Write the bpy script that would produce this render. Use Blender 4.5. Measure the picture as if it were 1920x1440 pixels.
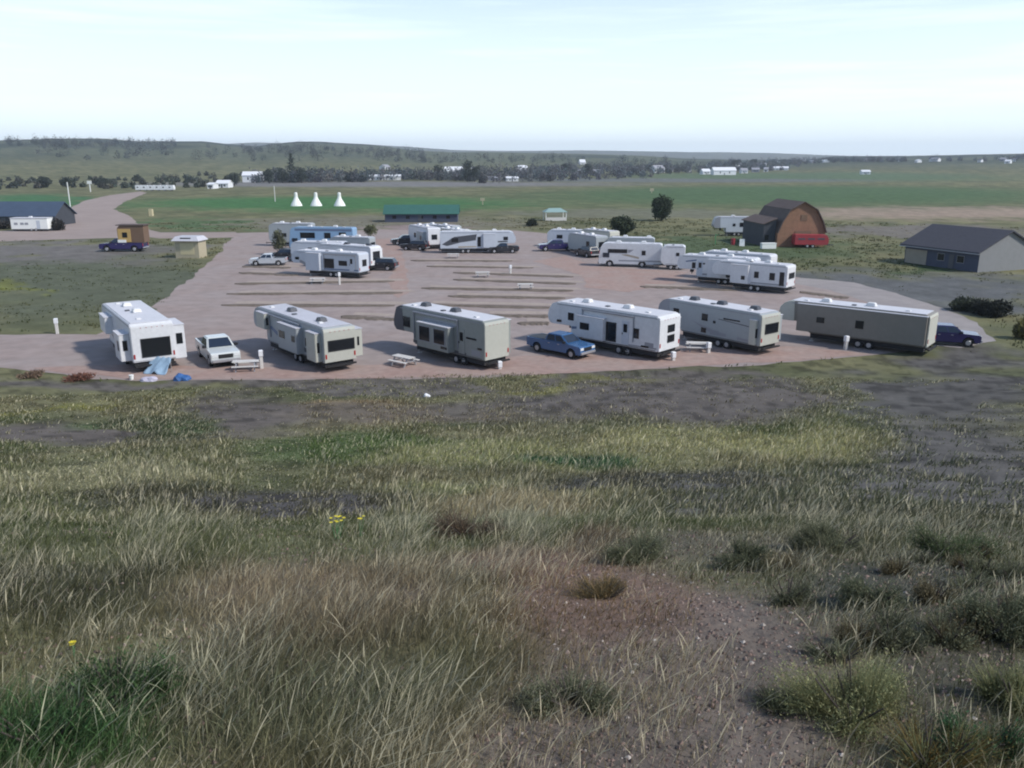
import bpy, bmesh, math, random
import numpy as np
from mathutils import Vector, Matrix
from mathutils.geometry import delaunay_2d_cdt
R = math.radians
random.seed(7); rng = np.random.default_rng(11)
for o in list(bpy.data.objects): bpy.data.objects.remove(o)
sc = bpy.context.scene
COL = sc.collection

# ------------------------------------------------------------------ camera
EYE = 16.0            # eye height above the camp ground
FPX = 1550.0          # focal length in pixels of a 1920 wide picture
PITCH = math.atan(420/FPX)
cd = bpy.data.cameras.new('camera'); cam = bpy.data.objects.new('camera', cd); COL.objects.link(cam)
cam.location = (0, 0, EYE); cam.rotation_euler = (math.pi/2-PITCH, 0, 0)
cd.sensor_width = 36; cd.lens = 36*FPX/1920; cd.clip_start = .05; cd.clip_end = 30000
sc.camera = cam

# ------------------------------------------------------------------ world + sun
SUN_EL, SUN_DIR = 42, (0.93, -0.37)      # sun stands to the right, a little behind the viewer
w = bpy.data.worlds.new('World'); sc.world = w; w.use_nodes = True
nt = w.node_tree; N = nt.nodes; LK = nt.links
for n in list(N): N.remove(n)
out = N.new('ShaderNodeOutputWorld'); bg = N.new('ShaderNodeBackground')
sky = N.new('ShaderNodeTexSky'); sky.sky_type = 'NISHITA'; sky.sun_disc = False
sky.sun_elevation = R(SUN_EL); sky.sun_rotation = math.atan2(SUN_DIR[0], SUN_DIR[1])
sky.altitude = 900; sky.air_density = 1.0; sky.dust_density = 0.4; sky.ozone_density = 1.8
tc = N.new('ShaderNodeTexCoord'); mp = N.new('ShaderNodeMapping'); mp.inputs['Scale'].default_value = (1.6, 1.6, 26)
nz = N.new('ShaderNodeTexNoise'); nz.inputs['Scale'].default_value = 1.7; nz.inputs['Detail'].default_value = 6; nz.inputs['Roughness'].default_value = .55
rp = N.new('ShaderNodeValToRGB'); rp.color_ramp.elements[0].position = .48; rp.color_ramp.elements[0].color = (0, 0, 0, 1)
rp.color_ramp.elements[1].position = .74; rp.color_ramp.elements[1].color = (1, 1, 1, 1)
sep = N.new('ShaderNodeSeparateXYZ'); mr = N.new('ShaderNodeMapRange')
mr.inputs[1].default_value = 0.0; mr.inputs[2].default_value = .31; mr.inputs[3].default_value = 1.0; mr.inputs[4].default_value = .0
mx = N.new('ShaderNodeMix'); mx.data_type = 'RGBA'
mth = N.new('ShaderNodeMath'); mth.operation = 'MULTIPLY_ADD'; mth.inputs[1].default_value = .32; mth.use_clamp = True
LK.new(tc.outputs['Generated'], mp.inputs[0]); LK.new(mp.outputs[0], nz.inputs['Vector']); LK.new(nz.outputs[0], rp.inputs[0])
LK.new(tc.outputs['Generated'], sep.inputs[0]); LK.new(sep.outputs[2], mr.inputs[0])
LK.new(rp.outputs[0], mth.inputs[0]); LK.new(mr.outputs[0], mth.inputs[2]); LK.new(mth.outputs[0], mx.inputs[0])
LK.new(sky.outputs[0], mx.inputs[6]); mx.inputs[7].default_value = (7.0, 7.9, 8.6, 1)     # thin high cloud veil
LK.new(mx.outputs[2], bg.inputs[0]); bg.inputs[1].default_value = .118
LK.new(bg.outputs[0], out.inputs[0])
sd = bpy.data.lights.new('sun', 'SUN'); sun = bpy.data.objects.new('sun', sd); COL.objects.link(sun)
sd.energy = 2.75; sd.angle = R(5); sd.color = (1, .95, .88)
v = Vector((SUN_DIR[0]*math.cos(R(SUN_EL)), SUN_DIR[1]*math.cos(R(SUN_EL)), math.sin(R(SUN_EL))))
sun.rotation_euler = v.to_track_quat('Z', 'Y').to_euler(); sun.location = (60, -20, 80)
sc.view_settings.view_transform = 'Standard'; sc.view_settings.look = 'None'
sc.view_settings.exposure = .48; sc.view_settings.gamma = 1
sc.cycles.filter_width = 2.0
sc.cycles.max_bounces = 5; sc.cycles.volume_bounces = 0; sc.cycles.transparent_max_bounces = 6

# ------------------------------------------------------------------ materials
M = {}
def mat(name, col, rough=.6, metal=0, var=.0, scale=3.0, bump=0, spec=.5, col2=None, alpha=None, attr=False, trans=0, coat=0, bscale=None):
    m = bpy.data.materials.new(name); m.use_nodes = True; M[name] = m
    n = m.node_tree.nodes; l = m.node_tree.links; b = n['Principled BSDF']
    b.inputs['Roughness'].default_value = rough; b.inputs['Metallic'].default_value = metal
    b.inputs['Specular IOR Level'].default_value = spec; b.inputs['Coat Weight'].default_value = coat
    b.inputs['Base Color'].default_value = (*col, 1)
    tcn = n.new('ShaderNodeTexCoord')
    src = None
    if attr:
        a = n.new('ShaderNodeAttribute'); a.attribute_name = 'Col'; src = a.outputs['Color']
    if var or col2:
        t = n.new('ShaderNodeTexNoise'); t.inputs['Scale'].default_value = scale; t.inputs['Detail'].default_value = 7; t.inputs['Roughness'].default_value = .6
        l.new(tcn.outputs['Object'], t.inputs['Vector'])
        if col2:
            mm = n.new('ShaderNodeMix'); mm.data_type = 'RGBA'; r2 = n.new('ShaderNodeValToRGB')
            r2.color_ramp.elements[0].position = .38; r2.color_ramp.elements[1].position = .62
            l.new(t.outputs[0], r2.inputs[0]); l.new(r2.outputs[0], mm.inputs[0])
            mm.inputs[6].default_value = (*col, 1); mm.inputs[7].default_value = (*col2, 1); src = mm.outputs[2]
        if var:
            t2 = n.new('ShaderNodeTexNoise'); t2.inputs['Scale'].default_value = scale*5.3; t2.inputs['Detail'].default_value = 6
            l.new(tcn.outputs['Object'], t2.inputs['Vector'])
            ad = n.new('ShaderNodeMath'); ad.operation = 'ADD'; l.new(t.outputs[0], ad.inputs[0]); l.new(t2.outputs[0], ad.inputs[1])
            mrn = n.new('ShaderNodeMapRange'); mrn.inputs[1].default_value = .65; mrn.inputs[2].default_value = 1.35
            mrn.inputs[3].default_value = 1-var; mrn.inputs[4].default_value = 1+var; l.new(ad.outputs[0], mrn.inputs[0])
            vm = n.new('ShaderNodeVectorMath'); vm.operation = 'SCALE'
            if src is not None: l.new(src, vm.inputs[0])
            else: vm.inputs[0].default_value = col
            l.new(mrn.outputs[0], vm.inputs['Scale']); src = vm.outputs[0]
    if src is not None: l.new(src, b.inputs['Base Color'])
    if bump:
        t3 = n.new('ShaderNodeTexNoise'); t3.inputs['Scale'].default_value = bscale or scale*4; t3.inputs['Detail'].default_value = 5
        l.new(tcn.outputs['Object'], t3.inputs['Vector'])
        bp = n.new('ShaderNodeBump'); bp.inputs['Strength'].default_value = bump; bp.inputs['Distance'].default_value = .1
        l.new(t3.outputs[0], bp.inputs['Height']); l.new(bp.outputs[0], b.inputs['Normal'])
    if trans:
        tr = n.new('ShaderNodeBsdfTranslucent'); ms = n.new('ShaderNodeMixShader'); ms.inputs[0].default_value = trans
        l.new(src, tr.inputs[0]) if src is not None else None
        l.new(b.outputs[0], ms.inputs[1]); l.new(tr.outputs[0], ms.inputs[2]); l.new(ms.outputs[0], n['Material Output'].inputs[0])
    return m
mat('white_gel', (.67, .68, .70), .32, var=.10, scale=.7)
mat('cool_white', (.52, .56, .62), .35, var=.05, scale=.7)
mat('beige_gel', (.44, .445, .395), .4, var=.06, scale=.7)
mat('grey_green_shaded', (.26, .28, .265), .4, var=.08, scale=.7)  # grey green taken darker to hold the shade on the trailer side
mat('grey_gel', (.34, .37, .385), .38, var=.06, scale=.7)  # grey darkened to carry the shaded sides of front row trailers
mat('taupe_shaded', (.225, .21, .185), .5, var=.07, scale=.6)  # dark copy of the taupe for the trailer's shaded long side
mat('taupe_light', (.50, .50, .44), .5, var=.06, scale=.6)
mat('blue_grey_gel', (.14, .24, .38), .35, var=.06, scale=.7)
mat('pale_blue_gel', (.25, .40, .58), .35, var=.05, scale=.7)
mat('roof_membrane', (.50, .50, .54), .7, var=.10, scale=.9)
mat('roof_white', (.60, .60, .63), .6, var=.07, scale=.9)
mat('dark_glass', (.012, .014, .018), .12, spec=.5)
mat('blue_glass', (.02, .03, .05), .08, spec=.6)
mat('black_trim', (.018, .018, .02), .5)
mat('chassis', (.025, .025, .028), .8)
mat('rubber', (.02, .02, .022), .85)
mat('steel', (.5, .5, .52), .4, .6)
mat('graphic_dark', (.07, .075, .09), .4)
mat('graphic_grey', (.28, .29, .32), .4)
mat('graphic_blue', (.12, .17, .27), .4)
mat('graphic_tan', (.38, .33, .26), .4)
mat('vent_plastic', (.7, .7, .7), .5)
mat('tail_red', (.35, .02, .02), .3)
mat('lamp_lens', (.7, .72, .72), .15)
mat('paint_white', (.58, .61, .60), .25, coat=.4, var=.03)
mat('paint_blue', (.045, .13, .29), .25, coat=.6, var=.05)
mat('paint_navy', (.03, .024, .11), .25, coat=.6, var=.05)
mat('paint_black', (.02, .022, .03), .3, coat=.6)
mat('paint_silver', (.55, .58, .62), .3, .2, coat=.4)
mat('wood_white', (.62, .60, .57), .7, var=.12, scale=5)
mat('wood_brown', (.16, .10, .065), .8, var=.25, scale=6)
mat('barn_board', (.24, .13, .08), .85, var=.25, scale=1.3)
mat('barn_roof', (.105, .075, .064), .8, var=.25, scale=.8)
mat('slate_side', (.045, .05, .062), .8, var=.2, scale=1)
mat('red_paint', (.33, .035, .045), .55, var=.15, scale=1)
mat('roof_shingle', (.052, .052, .065), .85, var=.2, scale=2.0)
mat('wall_blue', (.055, .065, .105), .75, var=.15, scale=1.5)
mat('wall_grey', (.21, .215, .22), .75, var=.08, scale=1.2)
mat('wall_tan', (.30, .27, .22), .75, var=.1, scale=1.2)
mat('roof_green', (.035, .12, .095), .6, var=.15, scale=.6)
mat('roof_teal_light', (.25, .37, .35), .6)
mat('roof_navy', (.05, .075, .12), .7, var=.15, scale=.6)
mat('canvas_white', (.82, .83, .80), .8, var=.05)
mat('orange_paint', (.50, .33, .12), .6, var=.1)
mat('cream_paint', (.55, .48, .30), .6, var=.08)
mat('cream_pale', (.42, .37, .26), .6, var=.08)
mat('pale_blue_cloth', (.26, .38, .50), .85, var=.15, scale=3)
mat('lilac_cloth', (.48, .46, .56), .85, var=.15, scale=3)
mat('blue_tarp', (.03, .11, .30), .55, var=.2, scale=3)
mat('green_paint', (.06, .25, .09), .6)
mat('bark', (.06, .048, .04), .9, var=.3, scale=4)
mat('foliage', (.06, .08, .03), .8, attr=True, var=.15, scale=2, trans=.2)
mat('grass', (.1, .1, .05), .75, attr=True, var=.12, scale=3, trans=.42, spec=.2)
mat('stone', (.2, .18, .17), .85, attr=True, var=.2, scale=20)
mat('yellow_petal', (.62, .52, .03), .7)
mat('far_white', (.75, .76, .78), .6, var=.05)
mat('far_roof', (.30, .30, .33), .7, var=.1)
mat('far_roof_dark', (.10, .10, .13), .7, var=.1)
mat('pole_wood', (.16, .14, .12), .85)

# ------------------------------------------------------------------ noise + terrain
def _h(ix, iy, s):
    a = (ix.astype(np.int64)*374761393 + iy.astype(np.int64)*668265263 + s*982451653) & 0xffffffff
    a = ((a ^ (a >> 13))*1274126177) & 0xffffffff
    return ((a ^ (a >> 16)) & 0xffff)/65535.0
def vnoise(x, y, s=0):
    ix = np.floor(x); iy = np.floor(y); fx = x-ix; fy = y-iy
    fx = fx*fx*(3-2*fx); fy = fy*fy*(3-2*fy)
    a = _h(ix, iy, s); b = _h(ix+1, iy, s); c = _h(ix, iy+1, s); d = _h(ix+1, iy+1, s)
    return (a*(1-fx)+b*fx)*(1-fy)+(c*(1-fx)+d*fx)*fy
def fbm(x, y, s=0, o=4):
    t = 0; am = .5
    for k in range(o):
        t = t+am*vnoise(x, y, s+k); x = x*2.03+17.1; y = y*2.03+5.7; am *= .5
    return t/(1-.5**o)
def sstep(a, b, t):
    u = np.clip((t-a)/(b-a), 0, 1); return u*u*(3-2*u)
CP, SP = math.cos(PITCH), math.sin(PITCH)
def raydir(px, py):
    a = (np.asarray(px, float)-960)/FPX; b = (720-np.asarray(py, float))/FPX
    return a, CP+b*SP, -SP+b*CP
def gnd(px, py, z=0.0):                       # the point of the flat camp ground seen at a picture position
    dx, dy, dz = raydir(px, py); t = (z-EYE)/dz; return float(t*dx), float(t*dy)
EDGE = [gnd(-900, 676), gnd(0, 692), gnd(200, 714), gnd(400, 717), gnd(800, 714), gnd(1100, 703), gnd(1350, 690), gnd(1500, 681), gnd(1640, 668), gnd(1920, 657), gnd(3200, 640)]
EX = np.array([e[0] for e in EDGE]); EY = np.array([e[1] for e in EDGE])
PT = np.array([-4000, -60, -12, 0, 2, 3.2, 4.6, 6.2, 8, 9.6, 11, 14, 20, 28, 36, 44, 52, 58, 60, 9000], float)
PZ = np.array([-2.4, -2.4, -1.6, -1.62, -1.78, -1.98, -2.45, -3.0, -3.72, -4.5, -5.15, -6.3, -8.3, -10.35, -12.2, -13.75, -15.1, -15.9, -16, -16], float)+EYE
_tt = np.linspace(-70, 80, 3001); _zz = np.interp(_tt, PT, PZ); _k = np.hanning(25); _k /= _k.sum()
_zz = np.convolve(np.pad(_zz, 12, mode='edge'), _k, 'valid')
def azel(px, py):
    dx, dy, dz = raydir(px, py); return np.arctan2(dx, dy), dz/np.hypot(dx, dy)
_r1 = np.array([(-700, 268), (0, 264), (100, 261), (200, 262), (260, 267), (380, 268), (430, 274), (480, 278), (520, 273), (560, 270), (620, 272), (700, 276), (780, 285), (850, 288), (900, 287), (1050, 290), (1200, 292), (1280, 297), (1400, 300), (1520, 299), (1560, 294), (1700, 293), (1900, 289), (2700, 285)], float)
_r2 = np.array([(-700, 276), (0, 272), (400, 271), (480, 268), (560, 270), (650, 270), (760, 275), (850, 281), (950, 282), (1100, 282), (1300, 286), (1450, 287), (1600, 292), (1920, 294), (2700, 296)], float)
A1, E1 = azel(_r1[:, 0], _r1[:, 1]); A2, E2 = azel(_r2[:, 0], _r2[:, 1])
def height(x, y):
    x = np.asarray(x, float); y = np.asarray(y, float)
    e = np.interp(x, EX, EY)
    t = np.where(y > 0, y*60/e, y)
    z = np.interp(t, _tt, _zz)
    sl = sstep(-30, 3, t)*(1-sstep(50, 60, t))
    z = z+sl*((fbm(x/5, y/5, 3)-.5)*.5*sstep(6, 20, np.abs(t))+(fbm(x/1.1, y/1.1, 9)-.5)*.12)
    d = np.hypot(x, y); az = np.arctan2(x, y)
    back = sstep(-.1, .25, y/np.maximum(d, 1e-6))
    h1 = (EYE+2300*np.interp(az, A1, E1))*sstep(520, 2300, d)**1.2
    h1 = h1*(1-.6*sstep(2400, 3600, d))
    h1 = h1+sstep(900, 2000, d)*(fbm(x/420, y/420, 21)-.5)*16*np.clip(np.interp(az, A1, E1)*90, .12, 1)
    h2 = (EYE+5200*np.interp(az, A2, E2))*sstep(3600, 5200, d)+sstep(3600, 5200, d)*(fbm(x/900, y/900, 31)-.5)*14
    return z+back*np.maximum(h1, h2)*(d > 500)
def hz(x, y): return float(height(np.array([x]), np.array([y]))[0])
def at(px, py):                               # where the sight line first meets the land
    dx, dy, dz = raydir(px, py); t = np.geomspace(1.2, 7000, 6000)
    X, Y, Z = t*dx, t*dy, EYE+t*dz; b = Z < height(X, Y)
    i = int(np.argmax(b)) if b.any() else len(t)-1
    return float(X[i]), float(Y[i])

# patches of the land: centre and half sizes are given in the picture and turned into ellipses lying on the land
SOIL = (.125, .112, .108); GREY = (.10, .094, .087); OLIVE = (.165, .158, .085); GREEN = (.078, .105, .045); TAN = (.25, .205, .125); PINK = (.235, .185, .172)
PATCH = []
def patch(px, py, rx, ry, soil, dens, tint, hgt=1.0, k=1.0):
    c = np.array(at(px, py)); u = np.array(at(px+rx, py))-c; v_ = (np.array(at(px, py-ry))-np.array(at(px, py+ry)))/2
    PATCH.append((c, np.linalg.inv(np.array([u, v_]).T), soil, dens, tint, hgt, k))
# slope between the knoll and the camp
for px_ in range(-100, 1500, 150): patch(px_, 724 if px_ > 0 else 706, 110, 11 if px_ < 1100 else 22, (.12, .108, .098), .45, OLIVE, .7, .95)
patch(30, 790, 75, 42, (.15, .15, .06), 1, (.20, .19, .06), 1)
patch(200, 750, 230, 20, OLIVE, .9, (.16, .15, .07), .8, .8)
patch(200, 808, 330, 30, (.118, .102, .09), .28, (.13, .12, .07), .8)
patch(470, 775, 170, 42, (.118, .102, .09), .28, (.13, .12, .07), .8)
patch(340, 800, 120, 26, GREEN, .8, (.075, .085, .045), .9)
patch(750, 768, 220, 22, (.19, .15, .09), .9, (.25, .19, .11), .8)
patch(690, 838, 250, 34, GREEN, 1, (.085, .12, .04), 1)
patch(960, 860, 330, 30, OLIVE, 1, (.25, .25, .115), .9)
patch(1090, 724, 125, 6, (.17, .17, .05), 1, (.26, .25, .06), .9)
patch(1250, 742, 400, 38, (.12, .106, .095), .3, (.16, .14, .09), .8)
patch(1800, 680, 220, 26, GREY, .5, (.15, .15, .09), .8)
patch(1400, 818, 310, 42, OLIVE, 1, (.29, .275, .13), 1)
patch(1440, 800, 110, 16, GREEN, 1, (.09, .10, .04), 1)
patch(1800, 740, 190, 60, GREY, .22, OLIVE, .8)
patch(1790, 880, 230, 110, GREY, .25, (.075, .08, .05), 1)
patch(1560, 925, 330, 50, GREY, .3, (.10, .105, .06), .9)
patch(950, 772, 650, 18, (.115, .10, .09), .35, (.14, .12, .08), .8, .7)
patch(150, 900, 300, 26, OLIVE, 1, (.25, .24, .14), 1)
patch(900, 925, 280, 22, OLIVE, 1, (.27, .275, .135), 1)
patch(540, 945, 400, 28, (.09, .083, .08), .35, (.085, .08, .05), .9)  # dark soil colour includes the shadow behind the knoll rim
patch(1230, 905, 300, 22, (.085, .082, .078), .4, (.09, .085, .055), .8)
patch(1050, 880, 90, 12, GREEN, 1, (.05, .10, .045), 1)
patch(1020, 955, 200, 22, TAN, .9, (.26, .22, .13), 1)
# knoll
patch(150, 1080, 260, 50, (.05, .05, .03), 1, (.085, .085, .045), .9)
patch(500, 1290, 460, 110, (.09, .085, .05), 1, (.17, .175, .10), 1)
patch(560, 1110, 260, 80, (.14, .11, .08), 1, (.27, .22, .14), 1)
patch(950, 1060, 260, 40, (.15, .10, .08), .7, (.20, .15, .10), .7)
patch(1290, 1225, 370, 185, (.15, .125, .106), .18, TAN, .6)
patch(1190, 1400, 400, 120, (.148, .124, .106), .24, TAN, .6)
patch(1080, 1120, 260, 75, (.16, .11, .085), .3, (.22, .15, .08), .6)
patch(1700, 1080, 260, 60, (.07, .07, .055), .75, (.10, .105, .06), .45)
patch(1800, 1250, 170, 120, (.085, .08, .06), .5, (.13, .13, .065), .6)
patch(1100, 1010, 120, 26, (.14, .10, .07), .9, (.20, .15, .10), 1)
patch(1350, 1010, 300, 30, (.12, .11, .08), .8, (.14, .13, .075), .5)
patch(110, 1370, 230, 100, (.05, .07, .025), 1, (.08, .15, .055), 1)
patch(250, 1290, 120, 50, (.05, .07, .025), 1, (.06, .12, .05), 1)
# flat land round the camp
patch(150, 520, 330, 62, (.095, .105, .07), .5, (.12, .13, .065), .5)
patch(100, 470, 260, 22, (.145, .135, .125), .1, OLIVE, .4)
patch(10, 540, 60, 22, (.14, .15, .05), .9, (.17, .18, .05), .6)
patch(1700, 545, 330, 45, (.105, .108, .108), .25, (.11, .115, .07), .5)
patch(1330, 462, 330, 26, (.075, .10, .05), .9, (.10, .125, .05), .5)
patch(1760, 500, 120, 10, (.05, .075, .035), 1, (.06, .09, .04), .5)  # dark green painted as the shadow left of the grey building
patch(1800, 398, 420, 13, (.27, .21, .16), .3, TAN, .5)
patch(1720, 432, 260, 12, (.15, .135, .115), .3, TAN, .5)
patch(1200, 400, 300, 10, (.145, .145, .10), .5, TAN, .5)
patch(700, 418, 330, 14, (.16, .15, .11), .5, TAN, .5)
patch(360, 418, 90, 13, (.08, .12, .055), .7, GREEN, .5)
patch(760, 428, 150, 5, PINK, 0, TAN, .5)
patch(620, 380, 430, 15, (.055, .135, .048), 0, GREEN)
patch(60, 375, 130, 14, (.055, .13, .055), 0, GREEN)
patch(1500, 362, 560, 19, (.07, .115, .052), 0, GREEN)
patch(1500, 331, 420, 9, (.09, .13, .07), 0, GREEN)
patch(700, 345, 520, 6, (.17, .165, .16), 0, GREEN)
patch(1250, 338, 420, 4, (.13, .14, .13), 0, GREEN)
def cover(x, y):
    n = len(x); d = np.hypot(x, y)
    wx = x+(fbm(x/6+3, y/6, 41)-.5)*np.clip(d*.22, .3, 40); wy = y+(fbm(x/6, y/6+9, 42)-.5)*np.clip(d*.22, .3, 40)
    g = fbm(x/np.clip(d/14, 1.2, 260), y/np.clip(d/14, 1.2, 260), 5) if False else fbm(x/7, y/7, 5)
    g = sstep(.3, .7, g)[:, None]
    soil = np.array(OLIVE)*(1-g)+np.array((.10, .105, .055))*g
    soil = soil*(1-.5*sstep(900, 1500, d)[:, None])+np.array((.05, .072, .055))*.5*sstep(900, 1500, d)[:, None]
    dens = np.full(n, .85); hgt = np.ones(n)
    tint = np.array((.17, .155, .085))*(1-g)+np.array((.10, .115, .05))*g
    for c, A, s, de, ti, hg, k in PATCH:
        q = (np.stack([wx, wy])-c[:, None]); q = A@q; r = np.hypot(q[0], q[1])
        m = (1-sstep(.5, 1.22, r))*k
        soil = soil*(1-m[:, None])+np.array(s)*m[:, None]; tint = tint*(1-m[:, None])+np.array(ti)*m[:, None]
        dens = dens*(1-m)+de*m; hgt = hgt*(1-m)+hg*m
    f = sstep(1000, 1900, d)*sstep(.42, .62, fbm(x/160, y/160, 77))      # scrub woods on the far hills
    soil = soil*(1-f[:, None]*.7)+np.array((.018, .028, .03))*f[:, None]*.7
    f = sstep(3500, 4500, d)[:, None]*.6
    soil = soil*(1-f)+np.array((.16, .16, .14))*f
    m2 = sstep(.35, .65, fbm(x/1.3+40, y/1.3, 91))*(1-sstep(14, 40, d)); dens = np.clip(dens+(m2-.5)*.45*(dens > .03), 0, 1)
    m4 = sstep(12, 18, d)*(1-sstep(70, 90, d))*sstep(.5, .68, fbm(x/.8, y/1.1, 95, 3)); soil = soil*(1.08-.5*m4)[:, None]
    m3 = (.72+.56*fbm(x/2.2, y/1.2, 93))[:, None]; soil = soil*m3; tint = tint*m3
    return soil, dens, tint, hgt

def np_mesh(name, V, F, mt, cols=None, smooth=False):
    F = np.asarray(F); me = bpy.data.meshes.new(name); nv, nf, k = len(V), len(F), F.shape[1]
    me.vertices.add(nv); me.vertices.foreach_set('co', np.asarray(V, np.float32).ravel())
    me.loops.add(nf*k); me.loops.foreach_set('vertex_index', F.astype(np.int32).ravel())
    me.polygons.add(nf); me.polygons.foreach_set('loop_start', np.arange(0, nf*k, k, dtype=np.int32))
    me.polygons.foreach_set('use_smooth', np.full(nf, smooth))
    if cols is not None:
        a = me.attributes.new('Col', 'FLOAT_COLOR', 'POINT'); c4 = np.ones((nv, 4), np.float32); c4[:, :3] = cols
        a.data.foreach_set('color', c4.ravel())
    me.update(calc_edges=True); me.materials.append(mt)
    o = bpy.data.objects.new(name, me); COL.objects.link(o); return o
def tag(o, label=None, cat=None, group=None, kind=None):
    if label: o['label'] = label
    if cat: o['category'] = cat
    if group: o['group'] = group
    if kind: o['kind'] = kind
    return o

# ------------------------------------------------------------------ land sheet
mg = mat('land', (.1, .1, .05), .95, attr=True, var=.22, scale=.35, bump=.5, spec=.1, bscale=9)
ang = np.radians(np.concatenate([np.arange(-42, 42.01, .2), np.arange(46, 317, 4)])); na = len(ang)
rad = np.concatenate([np.geomspace(.5, 55, 190, endpoint=False), np.geomspace(55, 700, 170, endpoint=False), np.geomspace(700, 6500, 110)]); nr = len(rad)
X = (rad[:, None]*np.sin(ang)[None]).ravel(); Y = (rad[:, None]*np.cos(ang)[None]).ravel()
X = np.append(X, 0.); Y = np.append(Y, 0.); Z = height(X, Y)
i = np.arange(nr-1)[:, None]*na; j = np.arange(na)[None]; j2 = (j+1) % na
F = np.stack([(i+j), (i+j2), (i+na+j2), (i+na+j)], -1).reshape(-1, 4)[:, ::-1]
jj = np.arange(na); cfan = np.stack([np.full(na, nr*na), jj, (jj+1) % na, (jj+1) % na], -1)
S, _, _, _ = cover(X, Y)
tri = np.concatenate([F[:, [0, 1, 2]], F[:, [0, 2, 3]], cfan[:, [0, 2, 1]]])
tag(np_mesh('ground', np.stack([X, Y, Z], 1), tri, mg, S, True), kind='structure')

# ------------------------------------------------------------------ mesh builder
class MB:
    def __init__(s): s.v = []; s.f = []
    def add(s, vs, fs):
        b = len(s.v); s.v += [tuple(p) for p in vs]; s.f += [[b+k for k in f] for f in fs]; return s
    def box(s, x0, x1, y0, y1, z0, z1):
        return s.hexa([(x0, y0, z0), (x1, y0, z0), (x1, y1, z0), (x0, y1, z0)], [(x0, y0, z1), (x1, y0, z1), (x1, y1, z1), (x0, y1, z1)])
    def hexa(s, lo, hi):
        return s.add(list(lo)+list(hi), [(3, 2, 1, 0), (4, 5, 6, 7), (0, 1, 5, 4), (1, 2, 6, 5), (2, 3, 7, 6), (3, 0, 4, 7)])
    def prism(s, prof, y0, y1):                 # profile of (x, z) run along y
        n = len(prof); vs = [(p[0], y0, p[1]) for p in prof]+[(p[0], y1, p[1]) for p in prof]
        return s.add(vs, [list(range(n))[::-1], list(range(n, 2*n))]+[(k, (k+1) % n, n+(k+1) % n, n+k) for k in range(n)])
    def prismx(s, prof, x0, x1):                # profile of (y, z) run along x
        n = len(prof); vs = [(x0, p[0], p[1]) for p in prof]+[(x1, p[0], p[1]) for p in prof]
        return s.add(vs, [list(range(n)), list(range(n, 2*n))[::-1]]+[(k, n+k, n+(k+1) % n, (k+1) % n) for k in range(n)])
    def cyl(s, a, b, r0, r1=None, n=14):
        r1 = r0 if r1 is None else r1; a = Vector(a); b = Vector(b); d = (b-a).normalized()
        u = d.orthogonal().normalized(); w_ = d.cross(u)
        vs = [a+(u*math.cos(t)+w_*math.sin(t))*r0 for t in [2*math.pi*k/n for k in range(n)]]+[b+(u*math.cos(t)+w_*math.sin(t))*r1 for t in [2*math.pi*k/n for k in range(n)]]
        return s.add(vs, [list(range(n))[::-1], list(range(n, 2*n))]+[(k, (k+1) % n, n+(k+1) % n, n+k) for k in range(n)])
    def panel(s, q, u0, u1, v0, v1, off=.02):   # a thin raised plate on the quad q (bottom left, bottom right, top right, top left)
        q = [Vector(p) for p in q]; nrm = (q[1]-q[0]).cross(q[3]-q[0]).normalized()
        def P(u, v_): return (q[0]*(1-u)+q[1]*u)*(1-v_)+(q[3]*(1-u)+q[2]*u)*v_
        c = [P(u0, v0), P(u1, v0), P(u1, v1), P(u0, v1)]
        return s.hexa([p-nrm*.01 for p in c], [p+nrm*off for p in c])
    def build(s, name, m, parent=None, bevel=0, seg=2, smooth=False, loc=None, rz=0):
        me = bpy.data.meshes.new(name); bm = bmesh.new(); bv = [bm.verts.new(p) for p in s.v]
        for f in s.f:
            try: bm.faces.new([bv[k] for k in f])
            except ValueError: pass
        bmesh.ops.recalc_face_normals(bm, faces=bm.faces)
        if bevel:
            es = [e for e in bm.edges if len(e.link_faces) == 2 and e.calc_face_angle(0) > .35]
            bmesh.ops.bevel(bm, geom=es, offset=bevel, segments=seg, affect='EDGES', clamp_overlap=True)
        bm.to_mesh(me); bm.free(); me.materials.append(M[m] if isinstance(m, str) else m)
        if smooth: me.polygons.foreach_set('use_smooth', [True]*len(me.polygons))
        o = bpy.data.objects.new(name, me); COL.objects.link(o)
        if parent: o.parent = parent
        if loc: o.location = loc
        if rz: o.rotation_euler.z = rz
        return o
def thing(name, label, cat, x, y, rz=0, group=None, z=None, s=1.0):
    o = bpy.data.objects.new(name, None); COL.objects.link(o); o.empty_display_size = .3
    o.location = (x, y, hz(x, y) if z is None else z); o.rotation_euler.z = rz; o.scale = (s, s, s)
    return tag(o, label, cat, group)
def side_quad(s, x0, x1, z0, z1, y):            # quad on a side wall with outward normal s*y
    return [(x1, y, z0), (x0, y, z0), (x0, y, z1), (x1, y, z1)] if s > 0 else [(x0, y, z0), (x1, y, z0), (x1, y, z1), (x0, y, z1)]
def side_window(root, s, y, x0, x1, z0, z1, frame='black_trim', glass='dark_glass', name='window', detail=True):
    q = side_quad(s, x0, x1, z0, z1, y)
    o = MB().panel(q, 0, 1, 0, 1, .025).build(name, glass, root)
    if detail:
        f = MB(); e = .05
        for a in ((0, 1, -.06, 0), (0, 1, 1, 1.06), (-.04, 0, -.06, 1.06), (1, 1.04, -.06, 1.06)): f.panel(q, *a, .035)
        f.build('frame', frame, o)
    return o
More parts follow.
